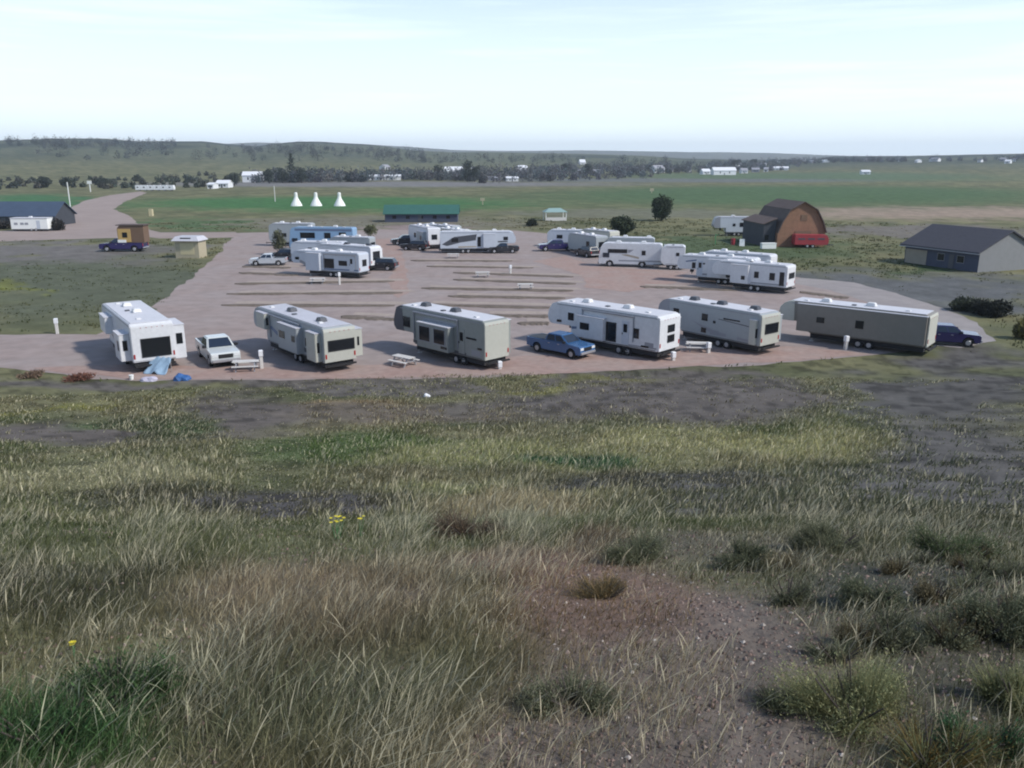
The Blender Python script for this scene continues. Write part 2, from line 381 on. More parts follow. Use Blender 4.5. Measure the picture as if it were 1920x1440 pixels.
def wheel(root, x, y, r, wdt=.24, rim='steel', s=1, dual=False):
    w_ = wdt*(2.1 if dual else 1)
    o = MB().cyl((0, -w_/2, 0), (0, w_/2, 0), r, n=22).build('wheel', 'rubber', root, bevel=.03, loc=(x, y, r))
    MB().cyl((0, s*(w_/2-.02), 0), (0, s*(w_/2+.015), 0), r*.6, r*.5, n=16).build('rim', rim, o)
    return o
def ac_unit(root, x, y, z, m='vent_plastic', s=1.0):
    MB().hexa([(x-.45*s, y-.35*s, z), (x+.45*s, y-.35*s, z), (x+.45*s, y+.35*s, z), (x-.45*s, y+.35*s, z)],
              [(x-.35*s, y-.28*s, z+.33*s), (x+.28*s, y-.28*s, z+.33*s), (x+.28*s, y+.28*s, z+.33*s), (x-.35*s, y+.28*s, z+.33*s)]).build('air_conditioner', m, root, bevel=.05)
def swoosh(root, s, y, pts, m):
    b = MB(); pts = list(pts); n = len(pts)
    vs = [(p[0], y-s*.01, p[1]) for p in pts]+[(p[0], y+s*.006, p[1]) for p in pts]
    b.add(vs, [list(range(n)), list(range(n, 2*n))]+[(k, (k+1) % n, n+(k+1) % n, n+k) for k in range(n)])
    return b.build('stripe', m, root)
FW_GROUP = 'camping trailers parked on the gravel pads'

def fifth_wheel(label, x, y, deg, L=11.5, W=2.55, H=3.7, body='white_gel', cap=None, roof='roof_membrane', rear=None, slides=(), windows=(), doors=(),
                acs=((.35, 0), (.72, 0)), ac_mat='vent_plastic', stripes=(), rear_win=None, awn=None, kind='fifth', wheels=.36, detail=True, ladder=False, name=None, z=None, nose=.7, rearcap=None, rearlabel=None, legs=True, s=1.0, tv=False):
    root = thing(name or ('fifth_wheel_trailer' if kind == 'fifth' else 'travel_trailer'), label, 'trailer', x, y, R(deg), FW_GROUP, z, s)
    fl = .92
    if kind == 'fifth':
        g = 2.7
        prof = [(0, fl), (.15, fl-.12), (L-g-.2, fl-.12), (L-g, fl+.15), (L-g, 1.75), (L-.35, 1.75), (L-.05, 2.05), (L, 2.5), (L-.12, 2.95), (L-nose*.7, H-.22), (L-nose-.35, H), (.25, H), (0, H-.18)]
        tr = L-nose-.4
    else:
        prof = [(0, fl-.1), (.15, fl-.2), (L-.6, fl-.2), (L-.15, fl+.2), (L, 1.5), (L-.1, H-.5), (L-.5, H-.1), (L-.8, H), (.25, H), (0, H-.18)]
        tr = L-.85
    MB().prism(prof, -W/2, W/2).build('body', body, root, bevel=.05)
    MB().box(.3, tr, -W/2+.12, W/2-.12, H-.02, H+.05).build('roof', roof, root, bevel=.04)
    MB().box(.2, L-(3.0 if kind == 'fifth' else .9), -W/2+.14, W/2-.14, fl-.56, fl-.1).build('chassis', 'chassis', root)  # chassis deepened into a dark box that stands for the shade underneath
    if cap:
        cb = MB()
        if kind == 'fifth':
            cp = [(L-1.5, 1.74), (L-.35, 1.73), (L-.03, 2.04), (L+.02, 2.5), (L-.1, 2.97), (L-nose*.7+.02, H-.2), (L-nose-.35, H+.015), (L-nose-.7, H+.01)]
            cb.prism(cp, -W/2-.012, W/2+.012)
            cb.build('front_cap', cap, root, bevel=.04)
    if rear or rearcap:
        MB().prism([(-.05, fl-.08), (.06, fl-.1), (.06, H-.1), (.02, H-.06), (-.05, H-.3)], -W/2-.008, W/2+.008).build('rear_wall', rear or rearcap, root, bevel=.02)
    rx = -.05 if (rear or rearcap) else 0
    for sg in (1, -1):
        for k in (0, 1): wheel(root, L*wheels+k*.92, sg*(W/2-.14), .38, s=sg)
        if kind == 'fifth' and legs:
            o = MB().box(L-3.1, L-2.98, sg*.9-.06, sg*.9+.06, .03, fl+.1).box(L-3.2, L-2.88, sg*.9-.14, sg*.9+.14, 0, .04).build('landing_leg', 'steel', root)
        # tail lamps
        MB().box(rx-.03, rx+.01, sg*(W/2-.12)-.06, sg*(W/2-.12)+.06, 1.15, 1.5).build('tail_light', 'tail_red', root)
    MB().box(rx-.22, rx-.05, -W/2+.1, W/2-.1, .52, .64).box(rx-.1, rx+.3, -.7, -.6, .5, .6).box(rx-.1, rx+.3, .6, .7, .5, .6).build('bumper', 'black_trim', root)
    if kind == 'fifth':
        MB().box(L-1.9, L-1.5, -.25, .25, 1.25, 1.76).cyl((L-1.7, 0, 1.0), (L-1.7, 0, 1.3), .06).build('hitch', 'chassis', root)
    else:
        MB().prismx([(-.5, .55), (.5, .55), (.5, .65), (-.5, .65)], L-.8, L-.3).hexa([(L-.4, -.5, .55), (L+1.1, -.06, .5), (L+1.1, .06, .5), (L-.4, .5, .55)], [(L-.4, -.5, .63), (L+1.1, -.06, .6), (L+1.1, .06, .6), (L-.4, .5, .63)]).build('tongue', 'chassis', root)
        MB().cyl((L+.9, 0, .02), (L+.9, 0, .9), .035).build('tongue_jack', 'steel', root)
    for fx, fy in acs: ac_unit(root, L*fx, fy, H+.04, ac_mat)
    for fx in (.15, .5, .83):
        MB().box(L*fx-.18, L*fx+.18, .35, .71, H+.03, H+.14).build('roof_vent', 'vent_plastic' if fx != .5 else 'graphic_dark', root, bevel=.02)
    for sd_ in slides:                        # (side, x0, x1, z0, z1, depth, material, windows)
        sg, x0, x1, z0, z1, dp, m_, ws = sd_
        y0, y1 = sg*(W/2-.05), sg*(W/2+dp)
        so = MB().box(x0, x1, min(y0, y1), max(y0, y1), z0, z1).build('slide_out', m_ or body, root, bevel=.04)
        MB().box(x0-.03, x1+.03, min(y0, y1+sg*.03), max(y0, y1+sg*.03), z1-.01, z1+.05).build('slide_roof', roof, so)
        for wd in ws:
            if wd[0] == 'e':                  # window in the rear end of the slide
                _, a, b_, c, d_ = wd; ya, yb = y0+(y1-y0)*a, y0+(y1-y0)*b_
                MB().box(x0-.03, x0+.01, min(ya, yb), max(ya, yb), c, d_).build('window', 'dark_glass', so)
            else: side_window(so, sg, y1, *wd, detail=False)
    for wd in windows: side_window(root, wd[0], wd[0]*W/2, *wd[1:5], detail=detail)
    for sg, x0 in doors:
        d_ = MB().panel(side_quad(sg, x0, x0+.72, fl+.05, fl+2.05, sg*W/2), 0, 1, 0, 1, .035).build('door', body if body not in ('white_gel',) else 'cool_white', root)
        MB().panel(side_quad(sg, x0+.16, x0+.56, fl+1.1, fl+1.8, sg*(W/2+.035)), 0, 1, 0, 1, .01).build('door_window', 'dark_glass', d_)
        MB().box(x0+.6, x0+.68, sg*(W/2+.05)-.03, sg*(W/2+.05)+.03, fl+.9, fl+1.05).build('handle', 'black_trim', d_)
        MB().box(x0, x0+.72, min(sg*(W/2+.02), sg*(W/2+.3)), max(sg*(W/2+.02), sg*(W/2+.3)), .28, .33).box(x0+.05, x0+.67, min(sg*(W/2+.02), sg*(W/2+.12)), max(sg*(W/2+.02), sg*(W/2+.12)), .5, .55).build('entry_step', 'black_trim', root)
    if awn:
        sg, x0, x1 = awn
        MB().cyl((x0, sg*(W/2+.09), H-.28), (x1, sg*(W/2+.09), H-.28), .075, n=12).box(x0, x0+.07, sg*(W/2+.06)-.04, sg*(W/2+.06)+.04, 1.3, H-.28).box(x1-.07, x1, sg*(W/2+.06)-.04, sg*(W/2+.06)+.04, 1.3, H-.28).build('awning', 'graphic_grey', root)
    for sp in stripes: swoosh(root, sp[0], sp[0]*W/2, sp[1], sp[2])
    if rear_win:
        for ya, yb, c, d_ in rear_win:
            o = MB().box(rx-.03, rx+.01, ya, yb, c, d_).build('rear_window', 'dark_glass', root)
            f = MB()
            for a in ((ya-.06, yb+.06, c-.06, c), (ya-.06, yb+.06, d_, d_+.06), (ya-.06, ya, c, d_), (yb, yb+.06, c, d_)): f.box(rx-.045, rx+.01, *a)
            f.build('frame', 'black_trim', o)
    lx1 = L-(2.9 if kind == 'fifth' else .8)
    MB().box(.3, lx1+.0, -W/2-.012, W/2+.012, fl-.06, fl+.0).build('lower_trim', 'graphic_dark' if L > 11 else 'graphic_grey', root)
    MB().box(.25, tr, -W/2-.02, W/2+.02, H-.2, H-.13).build('roof_rail', 'graphic_grey', root)
    if detail:
        rr = random.Random(int(L*100+x*10))
        used_ = [(q[1]-.1, q[2]+.1) for q in slides if q[0] > 0]+[(dx_-.1, dx_+.8) for sg, dx_ in doors]
        for sg in (1, -1):
            xx = .5
            while xx < lx1-1.2:
                wl = rr.uniform(.7, 1.2)
                if not any(a_ < xx+wl and b_ > xx for a_, b_ in used_): MB().panel(side_quad(sg, xx, xx+wl, fl+.12, fl+.55, sg*W/2), 0, 1, 0, 1, .012).build('storage_door', 'graphic_grey' if rr.random() < .3 else body, root, bevel=.01)
                xx += wl+rr.uniform(.4, 1.4)
        for k in range(5): MB().box(rx-.025, rx+.01, -.8+k*.4-.04, -.8+k*.4+.04, H-.34, H-.30).build('marker_light', 'tail_red', root)
    if ladder:
        b = MB(); yl = -W/2+.35
        for yy in (yl, yl+.4): b.cyl((rx-.12, yy, 1.2), (rx-.12, yy, H+.1), .018, n=6)
        for k in range(8): b.cyl((rx-.12, yl, 1.35+k*.3), (rx-.12, yl+.4, 1.35+k*.3), .015, n=6)
        b.build('ladder', 'steel', root)
    return root

def motorhome(label, x, y, deg, L=11, W=2.55, H=3.5, body='white_gel', low=None, roof='roof_white', windows=(), stripes=(), acs=((.3, 0), (.7, 0)), doors=(), slides=(), group=FW_GROUP, name='motorhome', rear_win=None, capc=False):
    root = thing(name, label, 'motorhome', x, y, R(deg), group)
    fw, rw, r = L-1.7, 2.9, .46
    def arch(c): return [(c+.6*math.cos(t), .45+.6*math.sin(t)) for t in [math.pi*k/8 for k in range(9)]]
    if capc:   # cab-over body on a van chassis
        prof = [(0, .5)]+[p for p in arch(rw)[::-1]]+[(L-1.9-.6, .5)]+arch(L-1.7)[::-1]+[(L-.05, .45), (L, .6), (L, 1.0), (L-.15, 1.15), (L-1.2, 1.35), (L-1.75, 2.0), (L-.9, 2.1), (L-.75, 2.4), (L-.9, H-.4), (L-1.4, H), (.2, H), (0, H-.2)]
        fr = [(L-1.2, 1.35), (L-1.75, 2.0)]
    else:
        prof = [(0, .5)]+arch(rw)[::-1]+arch(fw)[::-1]+[(L-.05, .45), (L, .6), (L, 1.35), (L-.12, 2.2), (L-.3, H-.55), (L-.6, H-.1), (L-1.0, H), (.2, H), (0, H-.2)]
        fr = [(L, 1.38), (L-.28, H-.62)]
    MB().prism(prof, -W/2, W/2).build('body', body, root, bevel=.035)
    MB().box(.3, L-(1.5 if capc else 1.1), -W/2+.12, W/2-.12, H-.02, H+.05).build('roof', roof, root, bevel=.04)
    MB().box(.15, L-.3, -W/2+.2, W/2-.2, .35, .6).build('chassis', 'chassis', root)
    (xa, za), (xb, zb) = fr
    q = [(xa, -W/2, za), (xa, W/2, za), (xb, W/2, zb), (xb, -W/2, zb)]
    MB().panel(q, .05, .95, .06, .95, .03).build('windshield', 'blue_glass', root)
    for sg in (1, -1):
        wheel(root, fw if not capc else L-1.7, sg*(W/2-.16), r, .26, s=sg); wheel(root, rw, sg*(W/2-.27), r, .24, s=sg, dual=True)
        MB().box(L-.02, L+.03, sg*.95-.18, sg*.95+.18, .75, 1.0).build('headlight', 'lamp_lens', root)
        MB().box(-.03, .01, sg*(W/2-.2)-.08, sg*(W/2-.2)+.08, 1.0, 1.4).build('tail_light', 'tail_red', root)
        MB().box(fw+.9, fw+1.05, min(sg*W/2, sg*(W/2+.3)), max(sg*W/2, sg*(W/2+.3)), 1.9, 1.96).box(fw+.9, fw+1.0, sg*(W/2+.28)-.1, sg*(W/2+.28)+.1, 1.6, 2.1).build('mirror', 'black_trim', root)
        x0, x1 = (L-1.55, L-.65) if not capc else (L-2.4, L-1.5)
        side_window(root, sg, sg*W/2, x0-.1, x1-.0, 1.45, 2.15 if not capc else 2.0, name='cab_window', detail=False, glass='blue_glass')
    MB().box(L+.0, L+.12, -W/2+.1, W/2-.1, .42, .62).build('front_bumper', 'black_trim', root)
    MB().box(-.14, .0, -W/2+.1, W/2-.1, .5, .65).build('rear_bumper', 'black_trim', root)
    for fx, fy in acs: ac_unit(root, L*fx, fy, H+.04)
    for fx in (.15, .5): MB().box(L*fx-.2, L*fx+.2, .3, .7, H+.03, H+.15).build('roof_vent', 'vent_plastic', root)
    for wd in windows: side_window(root, wd[0], wd[0]*W/2, *wd[1:5], detail=False)
    for sg, x0, x1, z0, z1, dp, m_, ws in slides:
        y0, y1 = sg*(W/2-.05), sg*(W/2+dp)
        so = MB().box(x0, x1, min(y0, y1), max(y0, y1), z0, z1).build('slide_out', m_ or body, root, bevel=.04)
        for wd in ws: side_window(so, sg, y1, *wd, detail=False)
    for sg, x0 in doors:
        d_ = MB().panel(side_quad(sg, x0, x0+.72, .6, 2.6, sg*W/2), 0, 1, 0, 1, .03).build('door', 'cool_white', root)
        MB().panel(side_quad(sg, x0+.16, x0+.56, 1.7, 2.4, sg*(W/2+.03)), 0, 1, 0, 1, .01).build('door_window', 'dark_glass', d_)
    for sp in stripes: swoosh(root, sp[0], sp[0]*W/2, sp[1], sp[2])
    if rear_win: MB().box(-.03, .01, *rear_win).build('rear_window', 'dark_glass', root)
    return root

def pickup(label, x, y, deg, paint, L=5.8, W=1.98, group=None, suv=False, name='pickup_truck', cat='pickup truck', s=1.0):
    root = thing(name, label, cat, x, y, R(deg), group, s=s)
    wr, wf, r = 1.15, L-1.0, .40
    def arch(c): return [(c+.5*math.cos(t), .42+.5*math.sin(t)) for t in [math.pi*k/8 for k in range(9)]]
    prof = [(.03, .52), (wr-.5, .45)]+arch(wr)[::-1][0:]+arch(wf)[::-1]+[(L-.05, .42), (L, .55), (L, .98), (L-.12, 1.1), (L-1.45, 1.2), (.0, 1.24), (-.02, .7)]
    MB().prism(prof, -W/2, W/2).build('body', paint, root, bevel=.05)
    MB().box(.2, L-.2, -W/2+.22, W/2-.22, .3, .6).build('chassis', 'chassis', root)
    xr0, xr1 = (.1, .45) if suv else (1.95, 2.2)
    xf0, xf1 = L-1.4, L-2.2
    yb, yt, zb, zt = W/2-.04, W/2-.24, 1.2, 1.82
    lo = [(xr0, -yb, zb), (xf0, -yb, zb), (xf0, yb, zb), (xr0, yb, zb)]; hi = [(xr1, -yt, zt), (xf1, -yt, zt), (xf1, yt, zt), (xr1, yt, zt)]
    MB().hexa(lo, hi).build('cab', paint, root, bevel=.06)
    MB().panel([lo[1], lo[2], hi[2], hi[1]], .07, .93, .08, .9, .02).build('windshield', 'blue_glass', root)
    MB().panel([lo[3], lo[0], hi[0], hi[3]], .1, .9, .2, .85, .02).build('rear_window', 'blue_glass', root)
    segs = ((.05, .33), (.37, .64), (.68, .93)) if suv else ((.08, .48), (.53, .93))
    for a, b_ in segs:
        MB().panel([lo[0], lo[1], hi[1], hi[0]], a, b_, .14, .86, .015).build('side_window', 'blue_glass', root)
        MB().panel([lo[2], lo[3], hi[3], hi[2]], 1-b_, 1-a, .14, .86, .015).build('side_window', 'blue_glass', root)
    if not suv:
        MB().box(.1, 1.85, -W/2+.14, W/2-.14, 1.235, 1.262).build('bed_cover', 'black_trim', root)
    for sg in (1, -1):
        wheel(root, wr, sg*(W/2-.13), r, .26, s=sg); wheel(root, wf, sg*(W/2-.13), r, .26, s=sg)
        MB().box(L-.06, L+.02, sg*(W/2-.25)-.2, sg*(W/2-.25)+.2, .82, 1.02).build('headlight', 'lamp_lens', root)
        MB().box(-.05, .02, sg*(W/2-.12)-.08, sg*(W/2-.12)+.08, .8, 1.15).build('tail_light', 'tail_red', root)
        MB().box(xf0-.35, xf0-.15, min(sg*(yb), sg*(yb+.28)), max(sg*yb, sg*(yb+.28)), 1.22, 1.42).build('mirror', 'black_trim', root, bevel=.03)
        for xx in (xf0-.95, xf0-2.0): MB().box(xx-.1, xx+.1, sg*W/2-.02, sg*W/2+.03, 1.02, 1.07).build('door_handle', 'steel', root)
    MB().box(L-.03, L+.025, -.5, .5, .72, 1.0).build('grille', 'black_trim', root)
    MB().box(L-.02, L+.13, -W/2+.05, W/2-.05, .46, .66).build('front_bumper', 'steel', root, bevel=.03)
    MB().box(-.14, .02, -W/2+.08, W/2-.08, .48, .66).build('rear_bumper', 'steel', root, bevel=.03)
    return root

# ------------------------------------------------------------------ camp ground sheets
def ragged(pts, amp=.5, step=1.5, seed=1):
    r = random.Random(seed); o = []
    for k in range(len(pts)):
        a = Vector((*pts[k], 0)); b = Vector((*pts[(k+1) % len(pts)], 0)); n = max(1, int((b-a).length/step)); t = (b-a).normalized(); pn = Vector((-t.y, t.x, 0))
        off = 0
        for i_ in range(n):
            off = off*.6+r.uniform(-amp, amp)*.7
            o.append((a+(b-a)*i_/n+pn*off)[:2])
    return o
def sheet(name, pts, z, m, amp=.5, step=1.5, seed=1):
    p = ragged(pts, amp, step, seed); me = bpy.data.meshes.new(name); bm = bmesh.new()
    vs2, _, fs2, _, _, _ = delaunay_2d_cdt([Vector((q[0], q[1])) for q in p], [], [list(range(len(p)))], 1, 1e-4)
    bv = [bm.verts.new((q[0], q[1], z)) for q in vs2]
    for f in fs2: bm.faces.new([bv[k] for k in f])
    bm.normal_update()
    for f in bm.faces:
        if f.normal.z < 0: f.normal_flip()
    bm.to_mesh(me); bm.free(); me.materials.append(M[m]); o = bpy.data.objects.new(name, me); COL.objects.link(o)
    return tag(o, kind='structure')
mat('gravel', (.325, .262, .24), .95, var=.2, scale=.12, col2=(.295, .25, .235), bump=.3, bscale=12, spec=.15)
mat('gravel_pink', (.36, .25, .215), .95, var=.2, scale=.3, col2=(.32, .245, .215), bump=.3, bscale=12, spec=.15)
mat('gravel_road', (.33, .30, .285), .95, var=.14, scale=.1, col2=(.265, .24, .235), bump=.2, bscale=10, spec=.15)
mat('far_road', (.32, .26, .235), .95, var=.12, scale=.05, spec=.1)
mat('sand', (.36, .30, .26), .95, var=.15, scale=.5, spec=.1)
mat('strip_earth', (.155, .128, .105), .95, var=.35, scale=.6, bump=.4, spec=.1)
P = lambda L_: [gnd(*p) for p in L_]
sheet('gravel_lot', P([(0, 688), (150, 706), (250, 713), (400, 714), (800, 711), (1100, 700), (1350, 687), (1500, 678), (1640, 665), (1745, 655), (1700, 600), (1600, 545), (1500, 520), (1290, 482), (1120, 446), (960, 432), (720, 431), (440, 437), (405, 480), (340, 535), (290, 580), (180, 628), (0, 628), (-300, 628), (-300, 655)]), .012, 'gravel', .5, 1.5, 3)
sheet('gravel_road', P([(1500, 521), (1600, 530), (1690, 553), (1770, 578), (1830, 605), (1870, 640), (1800, 652), (1750, 648), (1720, 610), (1640, 572), (1560, 545), (1480, 530)]), .018, 'gravel_road', .3, 1.5, 5)
sheet('gravel_pad', P([(150, 702), (250, 711), (400, 712), (800, 709), (1100, 698), (1350, 685), (1500, 676), (1636, 664), (1480, 650), (1200, 660), (960, 668), (700, 684), (450, 690), (200, 684), (60, 690)]), .024, 'gravel_pink', .4, 1.2, 6)
sheet('gravel_pad', P([(700, 450), (745, 445), (760, 500), (770, 545), (745, 560), (725, 530), (735, 500)]), .024, 'gravel_pink', .4, 1.2, 8)
sheet('gravel_pad', P([(1060, 480), (1120, 500), (1290, 510), (1270, 530), (1180, 548), (1100, 540), (1085, 515), (1000, 490)]), .024, 'gravel_pink', .4, 1.2, 9)
sheet('gravel_road', P([(-350, 436), (0, 433), (90, 429), (122, 412), (112, 398), (160, 376), (205, 366), (262, 359), (276, 361), (236, 378), (212, 392), (240, 404), (262, 425), (300, 436), (445, 435), (445, 445), (300, 447), (255, 441), (225, 446), (110, 449), (0, 453), (-350, 458)]), .016, 'far_road', .5, 4, 10)
# planted divider strips between the empty pads
def strip(x0, y0, x1, y1, wd, seed):
    r = random.Random(seed); n = 16; up, lo_, md = [], [], []; b = MB()
    d = Vector((x1-x0, y1-y0, 0)); t = d.normalized(); pn = Vector((-t.y, t.x, 0)); rows = []
    for k in range(n+1):
        c = Vector((x0, y0, 0))+d*k/n; h = wd*.5*(r.uniform(.45, 1.2)) if 0 < k < n else .1
        rows.append([c-pn*h+Vector((0, 0, .02)), c-pn*h*.5+Vector((0, 0, .12)), c+pn*h*.5+Vector((0, 0, .13)), c+pn*h+Vector((0, 0, .02))])
    vs = [p for rw in rows for p in rw]; fs = [(k*4+j_, (k+1)*4+j_, (k+1)*4+j_+1, k*4+j_+1) for k in range(n) for j_ in range(3)]
    tag(b.add(vs, fs).build('divider_strip', 'strip_earth'), kind='structure')
for k, (a, b_, c, d_) in enumerate([(455, 500, 545, 503), (448, 512, 560, 517), (440, 533, 740, 528), (425, 552, 755, 550), (415, 573, 740, 574), (640, 594, 745, 600),
        (770, 489, 960, 490), (800, 500, 1000, 503), (850, 512, 1075, 520), (850, 525, 1080, 533), (790, 541, 1075, 546), (840, 556, 1060, 560), (790, 572, 1040, 578), (900, 592, 1030, 594), (970, 607, 1030, 607), (1200, 538, 1390, 545), (1500, 548, 1590, 560)]):
    p0, p1 = gnd(a, b_), gnd(c, d_); strip(*p0, *p1, 2.0, k)
    sheet('sand_band', [(p0[0]+1, p0[1]+1.1), (p1[0]+1.5, p1[1]+1.1), (p1[0]+.5, p1[1]+2.9), (p0[0]+1, p0[1]+2.7)], .032, 'sand', .25, 1.0, 60+k)

# ------------------------------------------------------------------ front row, left to right
fifth_wheel('big white fifth wheel trailer with a wide black rear window, leftmost of the front row', -27.9, 62.9, 124.5, 12.8, 3.15, 3.85, 'white_gel', cap='white_gel', roof='roof_white',
    slides=[(1, .7, 2.9, .9, 3.0, .75, None, [('e', .3, .7, 1.75, 2.55), (1.0, 1.5, 1.7, 2.5)]), (-1, .15, 3.2, .75, 3.45, .85, None, [('e', .25, .78, 1.95, 2.8)]), (1, 7.6, 10.2, 1.9, 3.3, .6, None, [])],
    windows=[(1, 3.6, 4.5, 1.7, 2.5), (1, 5.2, 5.9, 1.7, 2.4), (1, 10.6, 11.2, 2.3, 2.8), (-1, 5, 6, 1.7, 2.5)], doors=[], rear_win=[(-1.2, .86, 1.25, 2.62), (-1.42, -1.25, 1.25, 2.62)][:1],
    acs=((.42, 0), (.7, .1)), stripes=[(1, [(3.2, 1.1), (7.5, 1.15), (9.4, 1.9), (8.4, 1.7), (3.2, 1.3)], 'graphic_grey')], wheels=.3)
fifth_wheel('beige fifth wheel trailer with shade-grey sides, second from the left in the front row', -13.4, 62.9, 129, 13.6, 2.7, 3.55, 'grey_gel', cap='grey_gel', rear='beige_gel', roof='roof_membrane',
    slides=[(1, .5, 2.1, .85, 3.1, .5, 'beige_gel', [('e', .35, .7, 1.6, 2.4)]), (1, 3.6, 7.2, .95, 3.05, .6, None, [(3.9, 4.5, 1.9, 2.4), (5.8, 6.9, 1.9, 2.5)]), (-1, .3, 3.6, .9, 3.1, .8, 'beige_gel', [('e', .45, .65, 1.8, 2.5)]), (1, 10.2, 11.9, 1.95, 3.3, .45, 'beige_gel', [('e', .3, .7, 2.3, 2.95)])],
    windows=[(1, 2.5, 3.2, 1.7, 2.3), (1, 7.8, 8.5, 1.7, 2.3), (1, 12.2, 12.8, 2.3, 2.7)], doors=[(-1, 8)], rear_win=[(-1.18, .98, 1.75, 2.5)],
    acs=((.2, .1), (.62, 0)), ac_mat='graphic_dark', stripes=[(1, [(2.3, 1.1), (3.5, 1.15), (3.5, 1.5), (2.3, 1.4)], 'graphic_dark'), (1, [(7.3, 1.2), (10.2, 2.1), (9.8, 2.3), (7.3, 1.6)], 'graphic_blue')], wheels=.33, awn=(1, 4, 10))
fifth_wheel('grey green fifth wheel trailer with two square black side windows and blank pale rear', -1.2, 63.8, 134.6, 11.7, 2.6, 3.9, 'grey_green_shaded', cap='graphic_dark', rear='beige_gel', roof='roof_white',
    slides=[(1, 3.6, 7.6, .95, 3.0, .7, None, [(3.75, 4.5, 1.2, 1.4)]), (-1, .5, 3.4, .85, 3.6, .75, None, [])],
    windows=[(1, 9.4, 10.3, 2.2, 3.0), (1, 1.0, 2.1, 2.3, 2.42), (1, .35, .8, 1.6, 1.75)], doors=[(1, 2.35)],
    acs=((.42, .0), (.75, 0)), ac_mat='graphic_dark', stripes=[(1, [(2.2, .85), (9.0, .95), (9.0, 1.2), (2.2, 1.1)], 'graphic_dark'), (1, [(3.3, 3.05), (8.6, 3.1), (8.6, 3.3), (3.3, 3.3)], 'graphic_grey')], wheels=.22, nose=.6, awn=(1, 3.1, 8.8))
sl = [o for o in COL.objects if o.name.startswith('slide_out') and o.parent and o.parent['label'].startswith('grey green')][0]
for a in (4.0, 5.9): side_window(sl, 1, 2.0, a, a+1.35, 1.55, 2.75, 'graphic_grey')
fifth_wheel('bright white fifth wheel trailer with two small stacked rear windows beside the blue truck', 13.0, 67.0, 136.4, 12.0, 3.0, 3.72, 'white_gel', cap='white_gel', rear='white_gel', roof='roof_white',
    slides=[(-1, .3, 3.4, .9, 3.2, .6, None, []), (1, 5.4, 8.3, 1.0, 2.9, .45, None, [(6.9, 7.9, 1.75, 2.35)])],
    windows=[(1, 4.35, 5.35, 1.1, 2.6), (1, 9.0, 9.6, 2.3, 2.9), (1, 10.4, 10.9, 1.95, 2.15), (1, 2.0, 2.5, 1.7, 2.45), (1, 1.0, 1.7, 1.02, 1.16)], doors=[(1, 3.0)],
    rear_win=[(-.6, .3, 2.35, 2.85), (-.6, .3, 1.5, 2.0)], stripes=[(1, [(.2, 1.0), (3.0, .95), (3.0, 1.05), (.2, 1.12)], 'graphic_grey'), (1, [(8.6, 1.6), (9.2, 1.5), (9.2, 1.75), (8.6, 1.8)], 'graphic_blue')], wheels=.26, awn=(1, 2.5, 8), ladder=False)
fifth_wheel('light grey fifth wheel trailer between the bright white one and the long taupe one', 21.9, 68.9, 128.5, 11.4, 2.65, 3.55, 'grey_gel', cap='graphic_grey', rear='beige_gel', roof='roof_white',
    slides=[(-1, .3, 3.6, .9, 3.1, .8, None, []), (1, .35, 1.0, .9, 3.0, .25, 'taupe_light', [('e', .1, .9, 1.5, 2.3)])],
    windows=[(1, 5.6, 6.2, 2.2, 2.75), (1, 5.7, 6.2, 1.1, 1.5), (1, 4.7, 4.95, 2.1, 2.3), (1, 8.9, 9.5, 2.3, 2.8), (1, 2.2, 3.8, 2.6, 2.7)], rear_win=[(-1.0, .75, 1.85, 2.6)],
    acs=((.15, -.1), (.45, 0), (.72, 0)), ac_mat='graphic_dark', stripes=[(1, [(1.2, 1.0), (5.0, 1.1), (7.4, 2.0), (4.6, 1.4), (1.2, 1.2)], 'graphic_grey'), (1, [(1.2, 2.3), (4.4, 2.5), (4.4, 2.56), (1.2, 2.38)], 'graphic_dark')], wheels=.3)
fifth_wheel('long taupe trailer with a plain side wall, rightmost of the front row', 35.5, 68.6, 140.5, 12.8, 2.7, 3.55, 'taupe_shaded', cap='taupe_light', rear='taupe_light', roof='roof_white',
    slides=[(1, .12, 11.0, .95, 3.42, .3, None, [(5.1, 5.8, 1.8, 2.5), (8.5, 9.2, 1.9, 2.4)])], windows=[(-1, 4, 5, 1.7, 2.4)], acs=((.4, 0), (.7, .2)), wheels=.36)
pickup('white pickup truck facing the viewer beside the leftmost white trailer', *gnd(394, 661), 301, 'paint_white', 5.6, 2.0, s=1.13)
pickup('blue pickup truck parked with its nose to the right beside the bright white trailer', *gnd(1002, 653), 317, 'paint_blue', 5.9, 2.0, s=1.0)
pickup('dark navy pickup truck with a pale hood poking out behind the taupe trailer', *gnd(1700, 641), 343, 'paint_navy', 5.8, 2.0)
